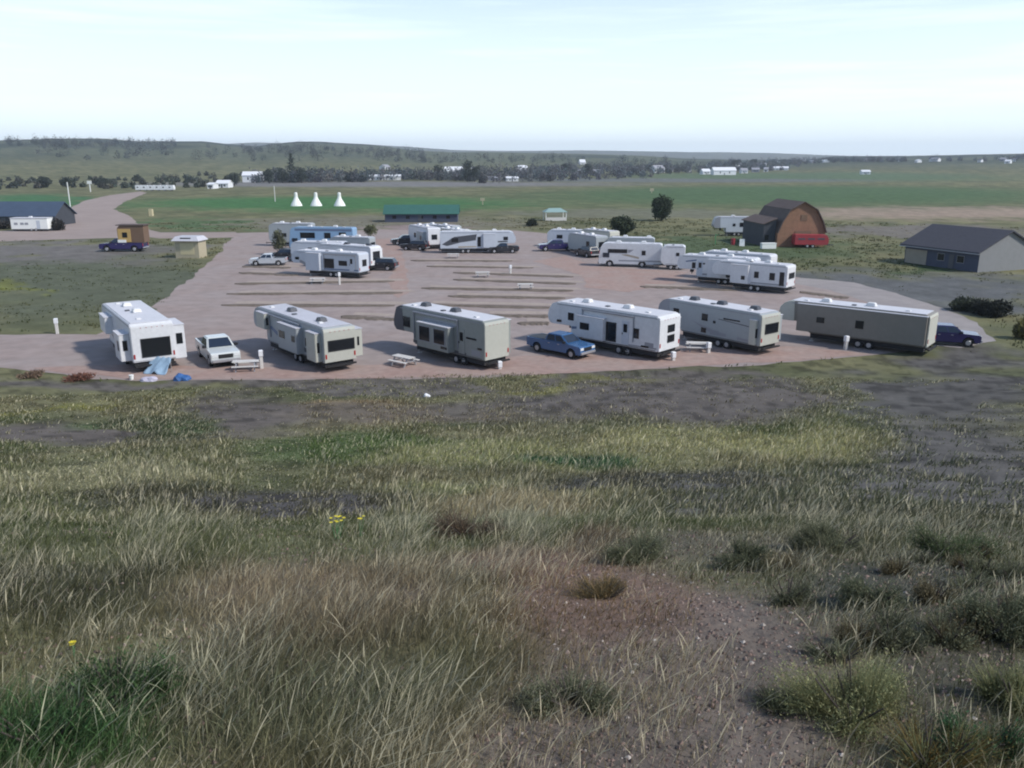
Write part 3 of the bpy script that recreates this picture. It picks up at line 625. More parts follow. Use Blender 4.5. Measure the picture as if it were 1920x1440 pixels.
# the white truck's origin is its tail, the nose points to the slope
TG = 'picnic tables between the front row trailers'
def picnic_table(label, px, py, deg, top='wood_white', group=TG, s=1.0):
    x, y = gnd(px, py); root = thing('picnic_table', label, 'picnic table', x, y, R(deg), group, s=s)
    b = MB()
    for k in range(5): b.box(-1.0, 1.0, -.38+k*.155, -.38+k*.155+.14, .72, .76)
    b.build('tabletop', top, root)
    for sg in (1, -1): MB().box(-1.0, 1.0, sg*.72-.14, sg*.72+.14, .43, .47).build('bench', top, root)
    for xx in (-.7, .7):
        MB().hexa([(xx-.04, -.75, 0), (xx+.04, -.75, 0), (xx+.04, -.65, 0), (xx-.04, -.65, 0)], [(xx-.04, -.3, .72), (xx+.04, -.3, .72), (xx+.04, -.2, .72), (xx-.04, -.2, .72)]) \
            .hexa([(xx-.04, .65, 0), (xx+.04, .65, 0), (xx+.04, .75, 0), (xx-.04, .75, 0)], [(xx-.04, .2, .72), (xx+.04, .2, .72), (xx+.04, .3, .72), (xx-.04, .3, .72)]) \
            .box(xx-.05, xx+.05, -.84, .84, .37, .43).build('leg', 'graphic_grey', root)
    return root
picnic_table('pale picnic table just right of the white pickup truck', 462, 694, 10)
picnic_table('pale picnic table at the near left foot of the grey green trailer', 757, 685, -38)
picnic_table('pale picnic table between the bright white and the light grey trailer', 1308, 658, -8)
for l_, px, py in (('weathered picnic table left of the two on the empty middle pads', 905, 520), ('weathered picnic table nearest the viewer on the empty middle pads', 985, 543), ('weathered picnic table under the low white fifth wheel of the left group', 596, 532), ('weathered picnic table in front of the black striped trailer', 850, 484)):
    picnic_table(l_, px, py, 5, 'wood_white', 'picnic tables on the middle pads')
def utility_post(label, px, py, h=1.45, wd=.13):
    x, y = gnd(px, py); root = thing('utility_post', label, 'utility post', x, y, R(20), 'white hook-up posts of the camp')
    MB().box(-wd, wd, -wd, wd, 0, h).build('post', 'wood_white', root, bevel=.02)
    MB().box(-wd-.03, wd+.03, -wd-.05, wd+.03, h-.42, h-.02).hexa([(-wd-.05, -wd-.07, h-.02), (wd+.05, -wd-.07, h-.02), (wd+.05, wd+.05, h-.02), (-wd-.05, wd+.05, h-.02)], [(-wd, -wd, h+.05), (wd, -wd, h+.05), (wd, wd, h+.05), (-wd, wd, h+.05)]).build('meter_box', 'far_white', root)
for l_, px, py, h in (('white post on the verge left of the leftmost white trailer', 108, 626, 1.45), ('white post standing beside the picnic table near the beige trailer', 491, 691, 1.45), ('white post in front of the taupe trailer', 1585, 656, 1.2),
        ('white post in front of the left group of trailers', 637, 534, 1.6), ('white post at the rear corner of the bright white trailer', 1262, 676, .7), ('white post beside the grey green trailer rear wheel', 937, 692, .6), ('short white post right of the picnic table near the light grey trailer', 1328, 662, .9),
        ('thin white post on the empty middle pads, beside a table', 957, 513, 1.2)):
    utility_post(l_, px, py, h)
# pale blue awning cloth and blue tarpaulin behind the leftmost trailer
x, y = gnd(300, 700)
t = thing('cloth_shelter', 'pale blue cloth lean-to shelter sagging behind the leftmost white trailer', 'shelter', x, y, R(-12))
b = MB(); nx_, ny_ = 14, 8; vs = []
for i_ in range(nx_+1):
    for j_ in range(ny_+1):
        u, v2 = i_/nx_, j_/ny_
        vs.append((-1.0+1.7*u+.2*v2*(u-.5), .6-1.1*v2, max(.05, 1.15-1.1*v2**.8-.18*math.sin(u*math.pi*3)*v2+.06*math.sin(u*23+v2*9))))
fs = [(i_*(ny_+1)+j_, (i_+1)*(ny_+1)+j_, (i_+1)*(ny_+1)+j_+1, i_*(ny_+1)+j_+1) for i_ in range(nx_) for j_ in range(ny_)]
o = b.add(vs, fs).build('cloth', 'pale_blue_cloth', t, smooth=True); md = o.modifiers.new('thickness', 'SOLIDIFY'); md.thickness = .02
for xx in (-.92, .62): MB().cyl((xx, .58, 0), (xx, .58, 1.12), .03, n=8).build('pole', 'steel', t)
def heap(name, label, cat, m, px, py, rx, ry, rz_, seed, group=None):
    x, y = gnd(px, py); r = random.Random(seed); bm = bmesh.new(); bmesh.ops.create_icosphere(bm, subdivisions=3, radius=1)
    for v_ in bm.verts:
        n_ = math.sin(v_.co.x*5+seed)*.15+math.sin(v_.co.y*7+seed*2)*.12+r.uniform(-.06, .06)
        v_.co = Vector((v_.co.x*rx*(1+n_), v_.co.y*ry*(1+n_), max(-.05, v_.co.z)*rz_*(1+n_)))
    me = bpy.data.meshes.new(name); bm.to_mesh(me); bm.free(); me.materials.append(M[m]); o = bpy.data.objects.new(name, me); COL.objects.link(o); o.location = (x, y, hz(x, y))
    return tag(o, label, cat, group)
heap('tarpaulin', 'crumpled bright blue tarpaulin on the gravel beside the pale blue cloth shelter', 'tarpaulin', 'blue_tarp', 340, 712, .62, .5, .42, 3)
heap('cloth_bundle', 'crumpled lilac white cloth lying at the left foot of the pale blue cloth shelter', 'cloth', 'lilac_cloth', 280, 714, .6, .4, .32, 5)
x, y = gnd(247, 712)
t = thing('bucket', 'small white bucket on the gravel left of the lilac cloth', 'bucket', x, y)
MB().cyl((0, 0, 0), (0, 0, .34), .13, .17, 16).build('pail', 'canvas_white', t); MB().cyl((0, 0, .34), (0, 0, .37), .185, .185, 16).build('lid', 'canvas_white', t)

# ------------------------------------------------------------------ left middle group
fifth_wheel('white fifth wheel trailer with one big square black window, front of left group', *gnd(684, 521), 156, 11.6, 2.5, 3.5, 'cool_white', cap='cool_white', roof='roof_white',
    slides=[(1, 6.3, 8.7, .85, 3.3, .6, None, []), ], windows=[(1, 4.2, 6.0, 1.25, 2.6), (1, 2.0, 3.4, 1.7, 2.4), (1, 6.9, 7.4, 2.5, 2.9), (1, 10.2, 10.9, 2.2, 2.6)], doors=[(1, .9)], rear_win=[(-.5, .4, 1.7, 2.5)], detail=False, awn=(1, .5, 5.9), wheels=.34, stripes=[(1, [(.2, 1.05), (6.0, 1.0), (6.0, 1.2), (.2, 1.25)], 'graphic_blue'), (1, [(8.8, 1.3), (10.9, 2.1), (9.9, 2.2), (8.8, 1.7)], 'graphic_grey')])
fifth_wheel('white trailer with a dark rear window, second nearest of the left middle group', *gnd(706, 507), 150, 11, 2.5, 3.6, 'white_gel', roof='roof_white', rear='white_gel', slides=[(-1, .3, 3, .9, 3.1, .7, None, [])], windows=[(1, 2, 3.2, 1.8, 2.5)], rear_win=[(-.8, .7, 1.6, 2.8)], detail=False, ac_mat='graphic_dark', acs=((.12, 0), (.5, 0)))
fifth_wheel('small white camper with a domed roof at the back of the left middle group', *gnd(650, 492), 170, 9, 2.4, 3.3, 'cool_white', kind='travel', roof='roof_white', windows=[(1, 2, 3, 1.7, 2.4), (1, 5, 6, 1.7, 2.4)], detail=False, acs=((.4, 0), (.8, 0)))
motorhome('blue and silver motorhome with dark windows, rear of the left middle group', *gnd(667, 469), 172, 12.2, 2.5, 4.1, 'pale_blue_gel', roof='blue_grey_gel', windows=[(1, 1.3, 2.6, 2.3, 3.3), (1, 4.2, 5.4, 2.2, 3.2), (1, 7.2, 10.0, 2.2, 3.2)],
    stripes=[(1, [(0.2, 3.45), (11.0, 3.5), (11.0, 3.9), (.2, 3.9)], 'graphic_blue'), (1, [(3, 1.0), (10.3, 1.1), (10.3, 1.7), (3, 1.3)], 'blue_grey_gel')])
fifth_wheel('pale mauve grey trailer half hidden behind the blue motorhome', *gnd(590, 461), 176, 8.5, 2.4, 4.3, 'grey_gel', kind='travel', roof='roof_membrane', windows=[(1, 2, 3, 1.8, 2.5), (1, 5, 6, 1.8, 2.5)], detail=False)
pickup('silver white pickup truck at the left end of the left middle group', *gnd(538, 497), 186, 'paint_silver', 5.6, 1.95)
# ------------------------------------------------------------------ centre middle group
fifth_wheel('white fifth wheel trailer with black swoosh stripes and raised nose pointing right', *gnd(826, 474), 3, 13.4, 2.5, 3.8, 'cool_white', roof='roof_white', cap='cool_white', slides=[(-1, 7.6, 9.8, 1.0, 3.4, .5, None, [])],
    windows=[(-1, 6.6, 7.2, 1.2, 2.9), (-1, 11.2, 12.0, 2.3, 2.9), (-1, 2, 3.2, 2.0, 2.7)], stripes=[(-1, [(.3, 1.6), (2.5, 2.9), (6.5, 3.35), (6.3, 2.3), (3.5, 1.9), (1.2, 1.3)], 'graphic_dark'), (-1, [(10.2, 1.9), (12.6, 2.0), (11.6, 2.2), (10.2, 2.15)], 'graphic_dark'), (-1, [(3.2, 1.0), (6.4, 1.1), (6.4, 1.3), (3.2, 1.25)], 'graphic_tan')], detail=False, wheels=.3)
fifth_wheel('white trailer seen end on, left of the black striped one in the middle group', *gnd(815, 467), 118, 10, 2.55, 3.9, 'white_gel', roof='roof_membrane', kind='travel', slides=[(1, 1, 4, .9, 3.1, .7, 'grey_gel', [(1.5, 2.2, 1.6, 2.4)])], windows=[(1, 6, 7, 1.7, 2.6)], rear_win=[(-.5, .5, 1.8, 2.6)], detail=False)
fifth_wheel('grey roofed camper at the back of the middle group, above the striped trailer', *gnd(858, 460), 140, 9.5, 2.5, 3.7, 'grey_gel', roof='roof_membrane', kind='travel', windows=[(1, 2, 3, 1.7, 2.5), (1, 5, 6.5, 1.7, 2.5)], detail=False)
pickup('black pickup truck at the left end of the middle group', *gnd(790, 458), 196, 'paint_black', 5.6, 1.95, s=1.05)
# ------------------------------------------------------------------ right middle group
pickup('dark navy pickup truck at the left end of the right middle group', *gnd(1078, 470), 186, 'paint_navy', 6.0, 2.0, s=1.12)
fifth_wheel('small white camper with small windows directly behind the navy pickup of the right group', *gnd(1100, 463), 168, 7.5, 2.4, 3.2, 'cool_white', kind='travel', roof='roof_white', windows=[(1, 1.2, 2.2, 1.6, 2.3), (1, 4.5, 5.6, 1.6, 2.3)], detail=False)
fifth_wheel('grey camper seen end on, between the navy pickup and the long white motorhome', *gnd(1128, 482), 118, 9, 2.5, 3.5, 'grey_gel', kind='travel', roof='roof_membrane', windows=[(1, 2, 3, 1.7, 2.5)], rear_win=[(-.8, .6, 1.7, 2.5)], detail=False)
motorhome('long white motorhome with a black windscreen and grey window band, right group', *gnd(1240, 501), 167, 9.6, 2.5, 3.6, 'white_gel', windows=[(1, 5.2, 8.2, 2.15, 2.75), (1, 2.4, 3.0, 1.9, 2.6)], doors=[], stripes=[(1, [(4.9, 2.2), (5.1, 2.2), (5.1, 2.7), (4.2, 2.7)], 'graphic_grey'), (1, [(.1, .9), (6.5, .9), (6.5, 1.1), (.1, 1.1)], 'graphic_grey'), (1, [(3.4, 1.3), (6.2, 1.9), (5.2, 2.0), (3.4, 1.6)], 'graphic_tan')])
fifth_wheel('boxy white cargo trailer coupled behind the long white motorhome', *gnd(1283, 505), 167, 3.6, 2.5, 3.6, 'white_gel', kind='travel', roof='roof_white', windows=[(1, .8, 1.3, 2.1, 2.6)], detail=False, acs=(), wheels=.3)
motorhome('silver motorhome with a row of small dark windows, behind the long white motorhome', *gnd(1226, 484), 168, 8.2, 2.5, 3.4, 'grey_gel', windows=[(1, 1, 2, 2.1, 2.7), (1, 3, 4, 2.1, 2.7), (1, 5, 6.2, 2.1, 2.7)], acs=((.12, 0), (.6, 0)))
fifth_wheel('white fifth wheel trailer with square raised nose, leftmost of the white right row', *gnd(1418, 536), 148, 10.6, 2.5, 3.6, 'white_gel', cap='white_gel', roof='roof_white', slides=[(1, 3.2, 6.2, .9, 3.25, .5, None, [])], windows=[(1, 8.0, 8.5, 1.9, 2.7), (1, 6.7, 7.5, 2.5, 2.7), (1, 2, 2.8, 1.7, 2.4)], doors=[(1, 7.0)], detail=False, nose=.35, stripes=[(1, [(.3, 1.1), (7, 1.05), (7, 1.3), (.3, 1.35)], 'graphic_grey'), (1, [(7.9, 2.9), (10, 2.6), (10, 2.75), (7.9, 3.1)], 'graphic_blue')])
fifth_wheel('white fifth wheel trailer with dark door, rightmost of the white right row', *gnd(1480, 550), 140, 10.0, 2.6, 3.5, 'white_gel', cap='white_gel', rear='white_gel', roof='roof_white', slides=[(1, 4.8, 7.2, .9, 3.2, .5, None, [(5.2, 5.7, 1.4, 1.9)])], windows=[(1, 3.6, 4.2, 1.7, 2.5), (1, 1.5, 2.2, 1.6, 2.5), (1, .3, .9, 1.0, 2.7)], rear_win=[(-.9, .7, 1.9, 2.5)], stripes=[(1, [(.2, 1.0), (4.6, 1.0), (4.6, 1.15), (.2, 1.2)], 'graphic_grey')], detail=False, acs=((.3, 0), (.55, 0)))
fifth_wheel('white fifth wheel trailer squeezed between the other two of the right-hand row', *gnd(1448, 530), 143, 10.2, 2.5, 3.75, 'white_gel', roof='roof_white', windows=[(1, 3, 4, 1.7, 2.4)], detail=False, acs=((.4, 0), (.7, 0)))
pickup('dark sport utility truck behind the rear end of the left middle group', *gnd(744, 507), 170, 'paint_black', 5.0, 1.95, suv=True, name='utility_car', cat='car')
pickup('black pickup truck added for the dark shade under the nose of the black striped trailer', *gnd(972, 474), 186, 'paint_black', 5.4, 1.95)  # added dark truck in place of the shadow under the nose
pickup('black sport utility truck at the corner of the grey camper seen end on', *gnd(1116, 484), 120, 'paint_black', 5.0, 1.95, suv=True, name='utility_car', cat='car')
fifth_wheel('grey camper wedged between the blue motorhome and the white trailers of the left group', *gnd(700, 484), 165, 7.5, 2.4, 3.5, 'grey_gel', roof='roof_membrane', kind='travel', windows=[(1, 1, 2.2, 1.6, 2.5)], rear_win=[(-.8, .8, 1.6, 2.6)], detail=False)
pickup('dark sport utility truck behind the silver pickup of the left middle group', *gnd(560, 487), 182, 'paint_black', 4.9, 1.95, suv=True, name='utility_car', cat='car')
pickup('dark sport utility truck below the white trailer seen end on in the middle group', *gnd(802, 470), 165, 'paint_black', 4.9, 1.95, suv=True, name='utility_car', cat='car')
fifth_wheel('tan striped camper squeezed between the grey roofed camper and the black striped trailer', *gnd(876, 469), 128, 8.8, 2.5, 3.6, 'beige_gel', roof='roof_white', kind='travel', windows=[(1, 1, 2.4, 1.6, 2.6), (1, 4, 5.5, 1.6, 2.5)], rear_win=[(-.8, .8, 1.6, 2.6)], detail=False, stripes=[(1, [(.2, 1.0), (7, 1.0), (7, 1.5), (.2, 1.3)], 'graphic_tan')])
fifth_wheel('mid grey camper with black end window at the back of the right group', *gnd(1152, 470), 128, 8.0, 2.5, 3.5, 'taupe_light', roof='roof_membrane', kind='travel', windows=[(1, 1, 2.4, 1.6, 2.6)], rear_win=[(-.9, .9, 1.6, 2.6)], detail=False)
# ------------------------------------------------------------------ buildings of the camp
def dirz(a, b): return math.atan2(b[1]-a[1], b[0]-a[0])
# grey shed: origin at the near corner, local +x runs back along the side wall, gable faces -x... built in its own frame
cx_, cy_ = gnd(1832, 511)
t = thing('grey_building', 'grey gabled building with a dark shingle roof and shade-blue side wall at the right edge', 'building', cx_, cy_, R(112))
SL, SW, SH, SR = 13.5, 11.5, 3.1, 5.75      # side length, gable width, wall, ridge;   gable spans y 0..-SW
MB().prismx([(0, 0), (-SW, 0), (-SW, SH), (-SW/2, SR), (0, SH)], 0, SL).build('wall', 'wall_blue', t)  # dark blue puts the shade of the side wall into its colour
MB().prismx([(.02, 0), (-SW-.02, 0), (-SW-.02, SH), (-SW/2, SR), (.02, SH)], -.06, -.003).build('gable_wall', 'wall_grey', t)
rf = MB()
for sg in (0, 1):
    y0, y1 = (.75, -SW/2) if sg == 0 else (-SW-.75, -SW/2)
    z0 = SH-.75*(SR-SH)/(SW/2)
    rf.hexa([(-.5, y0, z0+.03), (SL+.5, y0, z0+.03), (SL+.5, y1, SR+.03), (-.5, y1, SR+.03)], [(-.5, y0, z0+.22), (SL+.5, y0, z0+.22), (SL+.5, y1, SR+.24), (-.5, y1, SR+.24)])
rf.build('roof', 'roof_shingle', t)
MB().box(9.2, SL-.2, .01, .08, .05, 2.3).build('pale_wall_panel', 'wall_tan', t)
MB().box(-.52, SL+.52, .72, .85, SH-.45, SH-.3).build('gutter', 'graphic_grey', t)
for xx in (2.5, 6.0): side_window(t, 1, .01, xx, xx+1.2, 1.1, 2.1, 'graphic_grey')
MB().box(4.2, 5.1, -.02, .07, .05, 2.15).build('door', 'graphic_dark', t)
# barn
bx_, by_ = gnd(1456, 463)
t = thing('barn', 'brown wooden barn with a rounded gambrel roof behind the red trailer', 'barn', bx_, by_, R(4))
BW, BL = 9.3, 13.0
prof = [(0, 0), (BW, 0), (BW, 2.6), (BW-.75, 4.6), (BW-2.1, 6.9), (BW/2, 8.3), (2.1, 6.9), (.75, 4.6), (0, 2.6)]
MB().prism(prof, 0, BL).build('wall', 'barn_board', t)
rf = MB(); pr = prof[2:]
for k in range(len(pr)-1):
    (xa, za), (xb, zb) = pr[k], pr[k+1]; nx2, nz2 = (zb-za), -(xb-xa); l2 = math.hypot(nx2, nz2); nx2, nz2 = -nx2/l2*-.16, -nz2/l2*-.16
    cx2, cz2 = BW/2, 3.5
    if (xa-cx2)*nx2+(za-cz2)*nz2 < 0: nx2, nz2 = -nx2, -nz2
    rf.hexa([(xa+nx2*.1, -.5, za+nz2*.1), (xb+nx2*.1, -.5, zb+nz2*.1), (xb+nx2*.1, BL+.4, zb+nz2*.1), (xa+nx2*.1, BL+.4, za+nz2*.1)], [(xa+nx2, -.5, za+nz2), (xb+nx2, -.5, zb+nz2), (xb+nx2, BL+.4, zb+nz2), (xa+nx2, BL+.4, za+nz2)])
rf.build('roof', 'barn_roof', t)
MB().hexa([(-2.4, 1.0, 0), (-.02, 1.0, 0), (-.02, BL-.5, 0), (-2.4, BL-.5, 0)], [(-2.4, 1.0, 4.2), (-.02, 1.0, 5.2), (-.02, BL-.5, 5.2), (-2.4, BL-.5, 4.2)]).build('lean_to', 'slate_side', t)  # slate tone includes the shade on the barn's left side
MB().hexa([(-2.7, .6, 4.15), (.1, .6, 5.25), (.1, BL, 5.25), (-2.7, BL, 4.15)], [(-2.7, .6, 4.3), (.1, .6, 5.4), (.1, BL, 5.4), (-2.7, BL, 4.3)]).build('lean_to_roof', 'barn_roof', t)
d_ = MB().box(3.3, 6.5, -.08, -.004, .02, 3.0).build('door', 'wood_brown', t); MB().box(3.35, 3.5, -.12, -.08, 1.2, 1.4).build('handle', 'black_trim', d_)
MB().box(4.3, 5.5, -.07, -.004, 4.9, 6.0).build('loft_hatch', 'wood_brown', t)
for xx in (-1.7,): MB().box(xx-.35, xx+.35, .93, 1.0-.003, 1.2, 2.2).build('window', 'dark_glass', t)
for k in (0, 1): pass
# red trailer
x, y = gnd(1486, 464)
t = thing('stock_trailer', 'long red stock trailer parked in front of the barn', 'trailer', x, y, R(-2))
MB().prism([(0, .6), (6.0, .6), (6.3, .9), (6.3, 1.7), (5.9, 2.4), (.1, 2.5), (0, 2.3)], -1.1, 1.1).build('body', 'red_paint', t, bevel=.05)
for xx in (2.4, 3.4):
    for sg in (1, -1): wheel(t, xx, sg*1.0, .36, s=sg)
MB().hexa([(6.2, -.5, .45), (7.6, -.05, .45), (7.6, .05, .45), (6.2, .5, .45)], [(6.2, -.5, .6), (7.6, -.05, .6), (7.6, .05, .6), (6.2, .5, .6)]).build('tongue', 'chassis', t)
for k in range(3): MB().box(.6+k*1.8, 1.9+k*1.8, -1.13, -1.09, 1.55, 1.85).build('slat_vent', 'graphic_dark', t)
fifth_wheel('pale grey trailer with two black windows alone on the grass left of the barn', *gnd(1409, 442), 178, 8.6, 2.45, 4.1, 'cool_white', roof='roof_membrane', cap='graphic_grey', windows=[(1, 2.0, 3.0, 2.0, 2.9), (1, 3.9, 4.5, 2.1, 2.7)], detail=False, rear='white_gel', acs=((.5, 0),))
x, y = gnd(1440, 467); t = thing('storage_chest', 'white storage chest on the grass in front of the barn', 'chest', x, y, R(4))
MB().box(-1.35, 1.35, -.5, .5, .08, 1.0).build('box', 'canvas_white', t, bevel=.03); MB().box(-1.4, 1.4, -.55, .55, 1.0, 1.14).build('lid', 'canvas_white', t, bevel=.03)
for xx in (-1.1, 1.1): MB().box(xx-.1, xx+.1, -.4, .4, 0, .08).build('foot', 'wood_brown', t)
x, y = gnd(1374, 459); t = thing('barrel', 'rust orange barrel on the grass below the lone grey trailer', 'barrel', x, y)
MB().cyl((0, 0, 0), (0, 0, 1.2), .38, .38, 18).cyl((0, 0, .4), (0, 0, .45), .4).cyl((0, 0, .8), (0, 0, .85), .4).build('drum', 'red_paint', t); MB().cyl((0, 0, 1.2), (0, 0, 1.24), .4).build('rim', 'red_paint', t)
x, y = gnd(1391, 461); t = thing('folding_sign', 'white folding board standing on the grass right of the rust barrel', 'sign board', x, y, R(-15))
for sg in (1, -1): MB().hexa([(-.5, sg*.4-.03, 0), (.5, sg*.4-.03, 0), (.5, sg*.4+.03, 0), (-.5, sg*.4+.03, 0)], [(-.45, sg*.05-.03, 1.3), (.45, sg*.05-.03, 1.3), (.45, sg*.05+.03, 1.3), (-.45, sg*.05+.03, 1.3)]).build('board', 'canvas_white', t)
x, y = gnd(1341, 458); t = thing('hand_pump', 'green pump post on the grass at the nose of the lone grey trailer', 'pump', x, y)
MB().cyl((0, 0, 0), (0, 0, 2.0), .09, .07).build('post', 'green_paint', t); MB().cyl((0, 0, 1.7), (.7, 0, 1.9), .05, .04).cyl((0, 0, 1.5), (-.35, 0, 1.35), .05).build('handle', 'green_paint', t)
# pavilion
x, y = gnd(1040, 413)
t = thing('pavilion', 'small open pavilion with a pale roof beyond the right group of trailers', 'pavilion', x, y, R(8))
MB().hexa([(-3.2, -2.4, 2.3), (3.2, -2.4, 2.3), (3.2, 2.4, 2.3), (-3.2, 2.4, 2.3)], [(-1.6, -.05, 3.3), (1.6, -.05, 3.3), (1.6, .05, 3.3), (-1.6, .05, 3.3)]).build('roof', 'roof_teal_light', t)
for a in (-2.8, 2.8):
    for b_ in (-2, 2): MB().box(a-.09, a+.09, b_-.09, b_+.09, 0, 2.3).build('post', 'canvas_white', t)
MB().box(-2.9, 2.9, -2.1, -2.0, .0, .9).build('railing', 'wood_white', t)
def long_house(name, label, cat, px0, px1, py, wall, roofm, depth, wh, rh, deg=0, windows=3, z=None, over=.5, door=True, chimney=False, group=None):
    """gabled house whose long wall runs between two picture columns on the ground line"""
    x0, y0 = at(px0, py); x1, y1 = at(px1, py+deg); Lh = math.hypot(x1-x0, y1-y0)
    t = thing(name, label, cat, x0, y0, math.atan2(y1-y0, x1-x0), group, z=min(hz(x0, y0), hz(x1, y1))-.3 if z is None else z)
    wh += .3 if z is None else 0; rh += .3 if z is None else 0
    MB().prismx([(0, 0), (depth, 0), (depth, wh), (depth/2, rh), (0, wh)], 0, Lh).build('wall', wall, t)
    rf = MB(); dz = over*(rh-wh)/(depth/2)
    for a, b_ in ((-over, depth/2), (depth+over, depth/2)):
        rf.hexa([(-over, a, wh-dz+.03), (Lh+over, a, wh-dz+.03), (Lh+over, b_, rh+.03), (-over, b_, rh+.03)], [(-over, a, wh-dz+.18), (Lh+over, a, wh-dz+.18), (Lh+over, b_, rh+.2), (-over, b_, rh+.2)])
    ro = rf.build('roof', roofm, t)
    if chimney: MB().box(Lh*.3-.3, Lh*.3+.3, depth*.35, depth*.35+.5, wh, rh+.7).build('chimney', 'wood_brown', ro)
    for k in range(windows):
        xx = Lh*(k+.7)/(windows+.4); MB().box(xx-.5, xx+.5, -.05, .02, wh*.4, wh*.75).build('window', 'dark_glass', t)
    if door: MB().box(Lh*.48-.45, Lh*.48+.45, -.06, .02, .3, min(wh*.8, 2.3)).build('door', 'graphic_dark', t)
    return t
long_house('green_roofed_hall', 'long low hall with a green metal roof behind the middle group of trailers', 'building', 722, 858, 417, 'wall_blue', 'roof_green', 7.5, 2.3, 4.2, -.4, windows=5, z=0)
long_house('navy_roofed_lodge', 'low lodge with a dark blue roof at the left edge', 'building', -80, 104, 424, 'slate_side', 'roof_navy', 10, 2.6, 5.6, 0, windows=4, z=0)
x, y = gnd(22, 434)
t = thing('office_trailer', 'low white site trailer in front of the navy roofed lodge', 'trailer', x, y, R(2))
MB().box(0, 8.4, 0, 2.6, .5, 3.0).build('body', 'canvas_white', t, bevel=.06); MB().box(-.1, 8.5, -.1, 2.7, 2.98, 3.1).build('roof', 'roof_white', t); MB().box(3.8, 4.4, 1, 1.6, 3.1, 3.4).build('air_conditioner', 'vent_plastic', t)
for xx in (.8, 2.2, 3.2): MB().box(xx, xx+.8, -.03, .01, 1.5, 2.0).build('window', 'graphic_grey', t)
MB().box(.2, 8.2, .2, 2.4, .25, .5).build('chassis', 'chassis', t)
for xx in (4.6, 5.6): wheel(t, xx, .12, .38, s=-1); wheel(t, xx, 2.45, .38, s=1)
MB().box(5.9, 6.7, -.04, .01, .6, 2.5).build('door', 'cool_white', t)
# truck with a camper body
x, y = gnd(274, 471)
t = pickup('dark blue truck carrying the yellow and brown cabin on the left grass', x, y, 181, 'paint_navy', 5.9, 2.0, name='flatbed_truck', cat='truck', s=1.32)
t2 = thing('camper_cabin', 'yellow and brown cabin with a brown roof riding on the dark blue truck', 'camper', x+.4, y, R(181), z=1.68)
MB().prism([(0, 0), (4.6, 0), (4.6, 2.6), (4.2, 3.0), (0, 3.0)], -1.2, 1.2).build('wall', 'wood_brown', t2)
MB().box(4.602, 4.68, -1.18, 1.18, .1, 2.5).build('front_wall', 'orange_paint', t2)
MB().box(2.3, 4.55, 1.2, 1.26, .1, 2.4).build('orange_panel', 'orange_paint', t2); MB().box(2.9, 3.8, 1.26, 1.29, .9, 1.8).build('window', 'dark_glass', t2)
MB().box(-.2, 4.8, -1.35, 1.35, 3.0, 3.15).build('roof', 'barn_roof', t2); MB().box(3.2, 4.7, 1.25, 1.32, .0, .5).build('skirt_board', 'canvas_white', t2)
# cream hut
x, y = gnd(330, 484)
t = thing('cream_hut', 'small cream ticket hut with a pale flat roof on the left grass', 'hut', x, y, R(-4))
MB().box(0, 4.1, 0, 3.0, 0, 2.9).build('wall', 'cream_pale', t); MB().box(.9, 3.3, -.04, -.003, .6, 2.5).build('front_panel', 'cream_paint', t)
MB().hexa([(-.35, -.6, 2.9), (4.45, -.6, 2.9), (4.45, 3.4, 2.9), (-.35, 3.4, 2.9)], [(.2, 0, 3.6), (3.9, 0, 3.6), (3.9, 2.8, 3.6), (.2, 2.8, 3.6)]).build('roof', 'roof_membrane', t)
MB().box(1.2, 3.0, -.32, -.2, 3.12, 3.45).build('dark_sign', 'graphic_dark', t)
# white tents on the green field
for k, (px, lb) in enumerate(((556, 'white bottle shaped tent on the green field, leftmost of three'), (593, 'white bottle shaped tent on the green field, middle of three'), (637, 'white bottle shaped tent on the green field, rightmost of three'))):
    x, y = gnd(px, 386); t = thing('tent', lb, 'tent', x, y, k, 'three white tents on the green field')
    b = MB(); pr = [(2.15, 0), (1.9, .6), (1.35, 1.6), (.85, 2.5), (.62, 3.2), (.6, 4.5), (.35, 4.75)]; n = 16
    vs = [(r_*math.cos(2*math.pi*q/n), r_*math.sin(2*math.pi*q/n), z_) for r_, z_ in pr for q in range(n)]
    fs = [(a*n+q, a*n+(q+1) % n, (a+1)*n+(q+1) % n, (a+1)*n+q) for a in range(len(pr)-1) for q in range(n)]+[[(len(pr)-1)*n+q for q in range(n)]]
    b.add(vs, fs).build('canvas', 'canvas_white', t); b = MB()
    for q in range(5): b.cyl((.3*math.cos(q), .3*math.sin(q), 4.6), (.55*math.cos(q+.4), .55*math.sin(q+.4), 5.5), .04, n=5)
    b.build('poles', 'pole_wood', t)
# small markers on the flats
def post_thing(name, label, cat, px, py, h, w_=.12, m='canvas_white', top=None):
    x, y = at(px, py); t = thing(name, label, cat, x, y)
    MB().box(-w_, w_, -w_, w_, 0, h).build('post', m, t)
    if top: MB().box(-top, top, -w_-.05, -w_, h-top*1.2, h+.1).build('panel', m, t)
post_thing('flag_pole', 'tall thin pale pole at the left edge of the gravel road', 'pole', 132, 388, 8.5, .12)
post_thing('sign_post', 'white sign where the far gravel road narrows', 'sign', 170, 360, 5.5, .18, top=1.2)
post_thing('sign_post', 'pale sign alone on the green field right of centre', 'sign', 905, 384, 2.4, .18, 'cream_pale', top=.8)
post_thing('marker_post', 'short cream marker beside the road fork on the left', 'marker', 284, 405, 2.0, .5, 'cream_paint')
post_thing('utility_pole', 'grey pole on the field left of the white tents', 'pole', 516, 378, 6, .14, 'wood_white')
post_thing('sign_post', 'pale sign in the green field above the conifer', 'sign', 1222, 362, 2.2, .2, 'cream_pale', top=1.0)

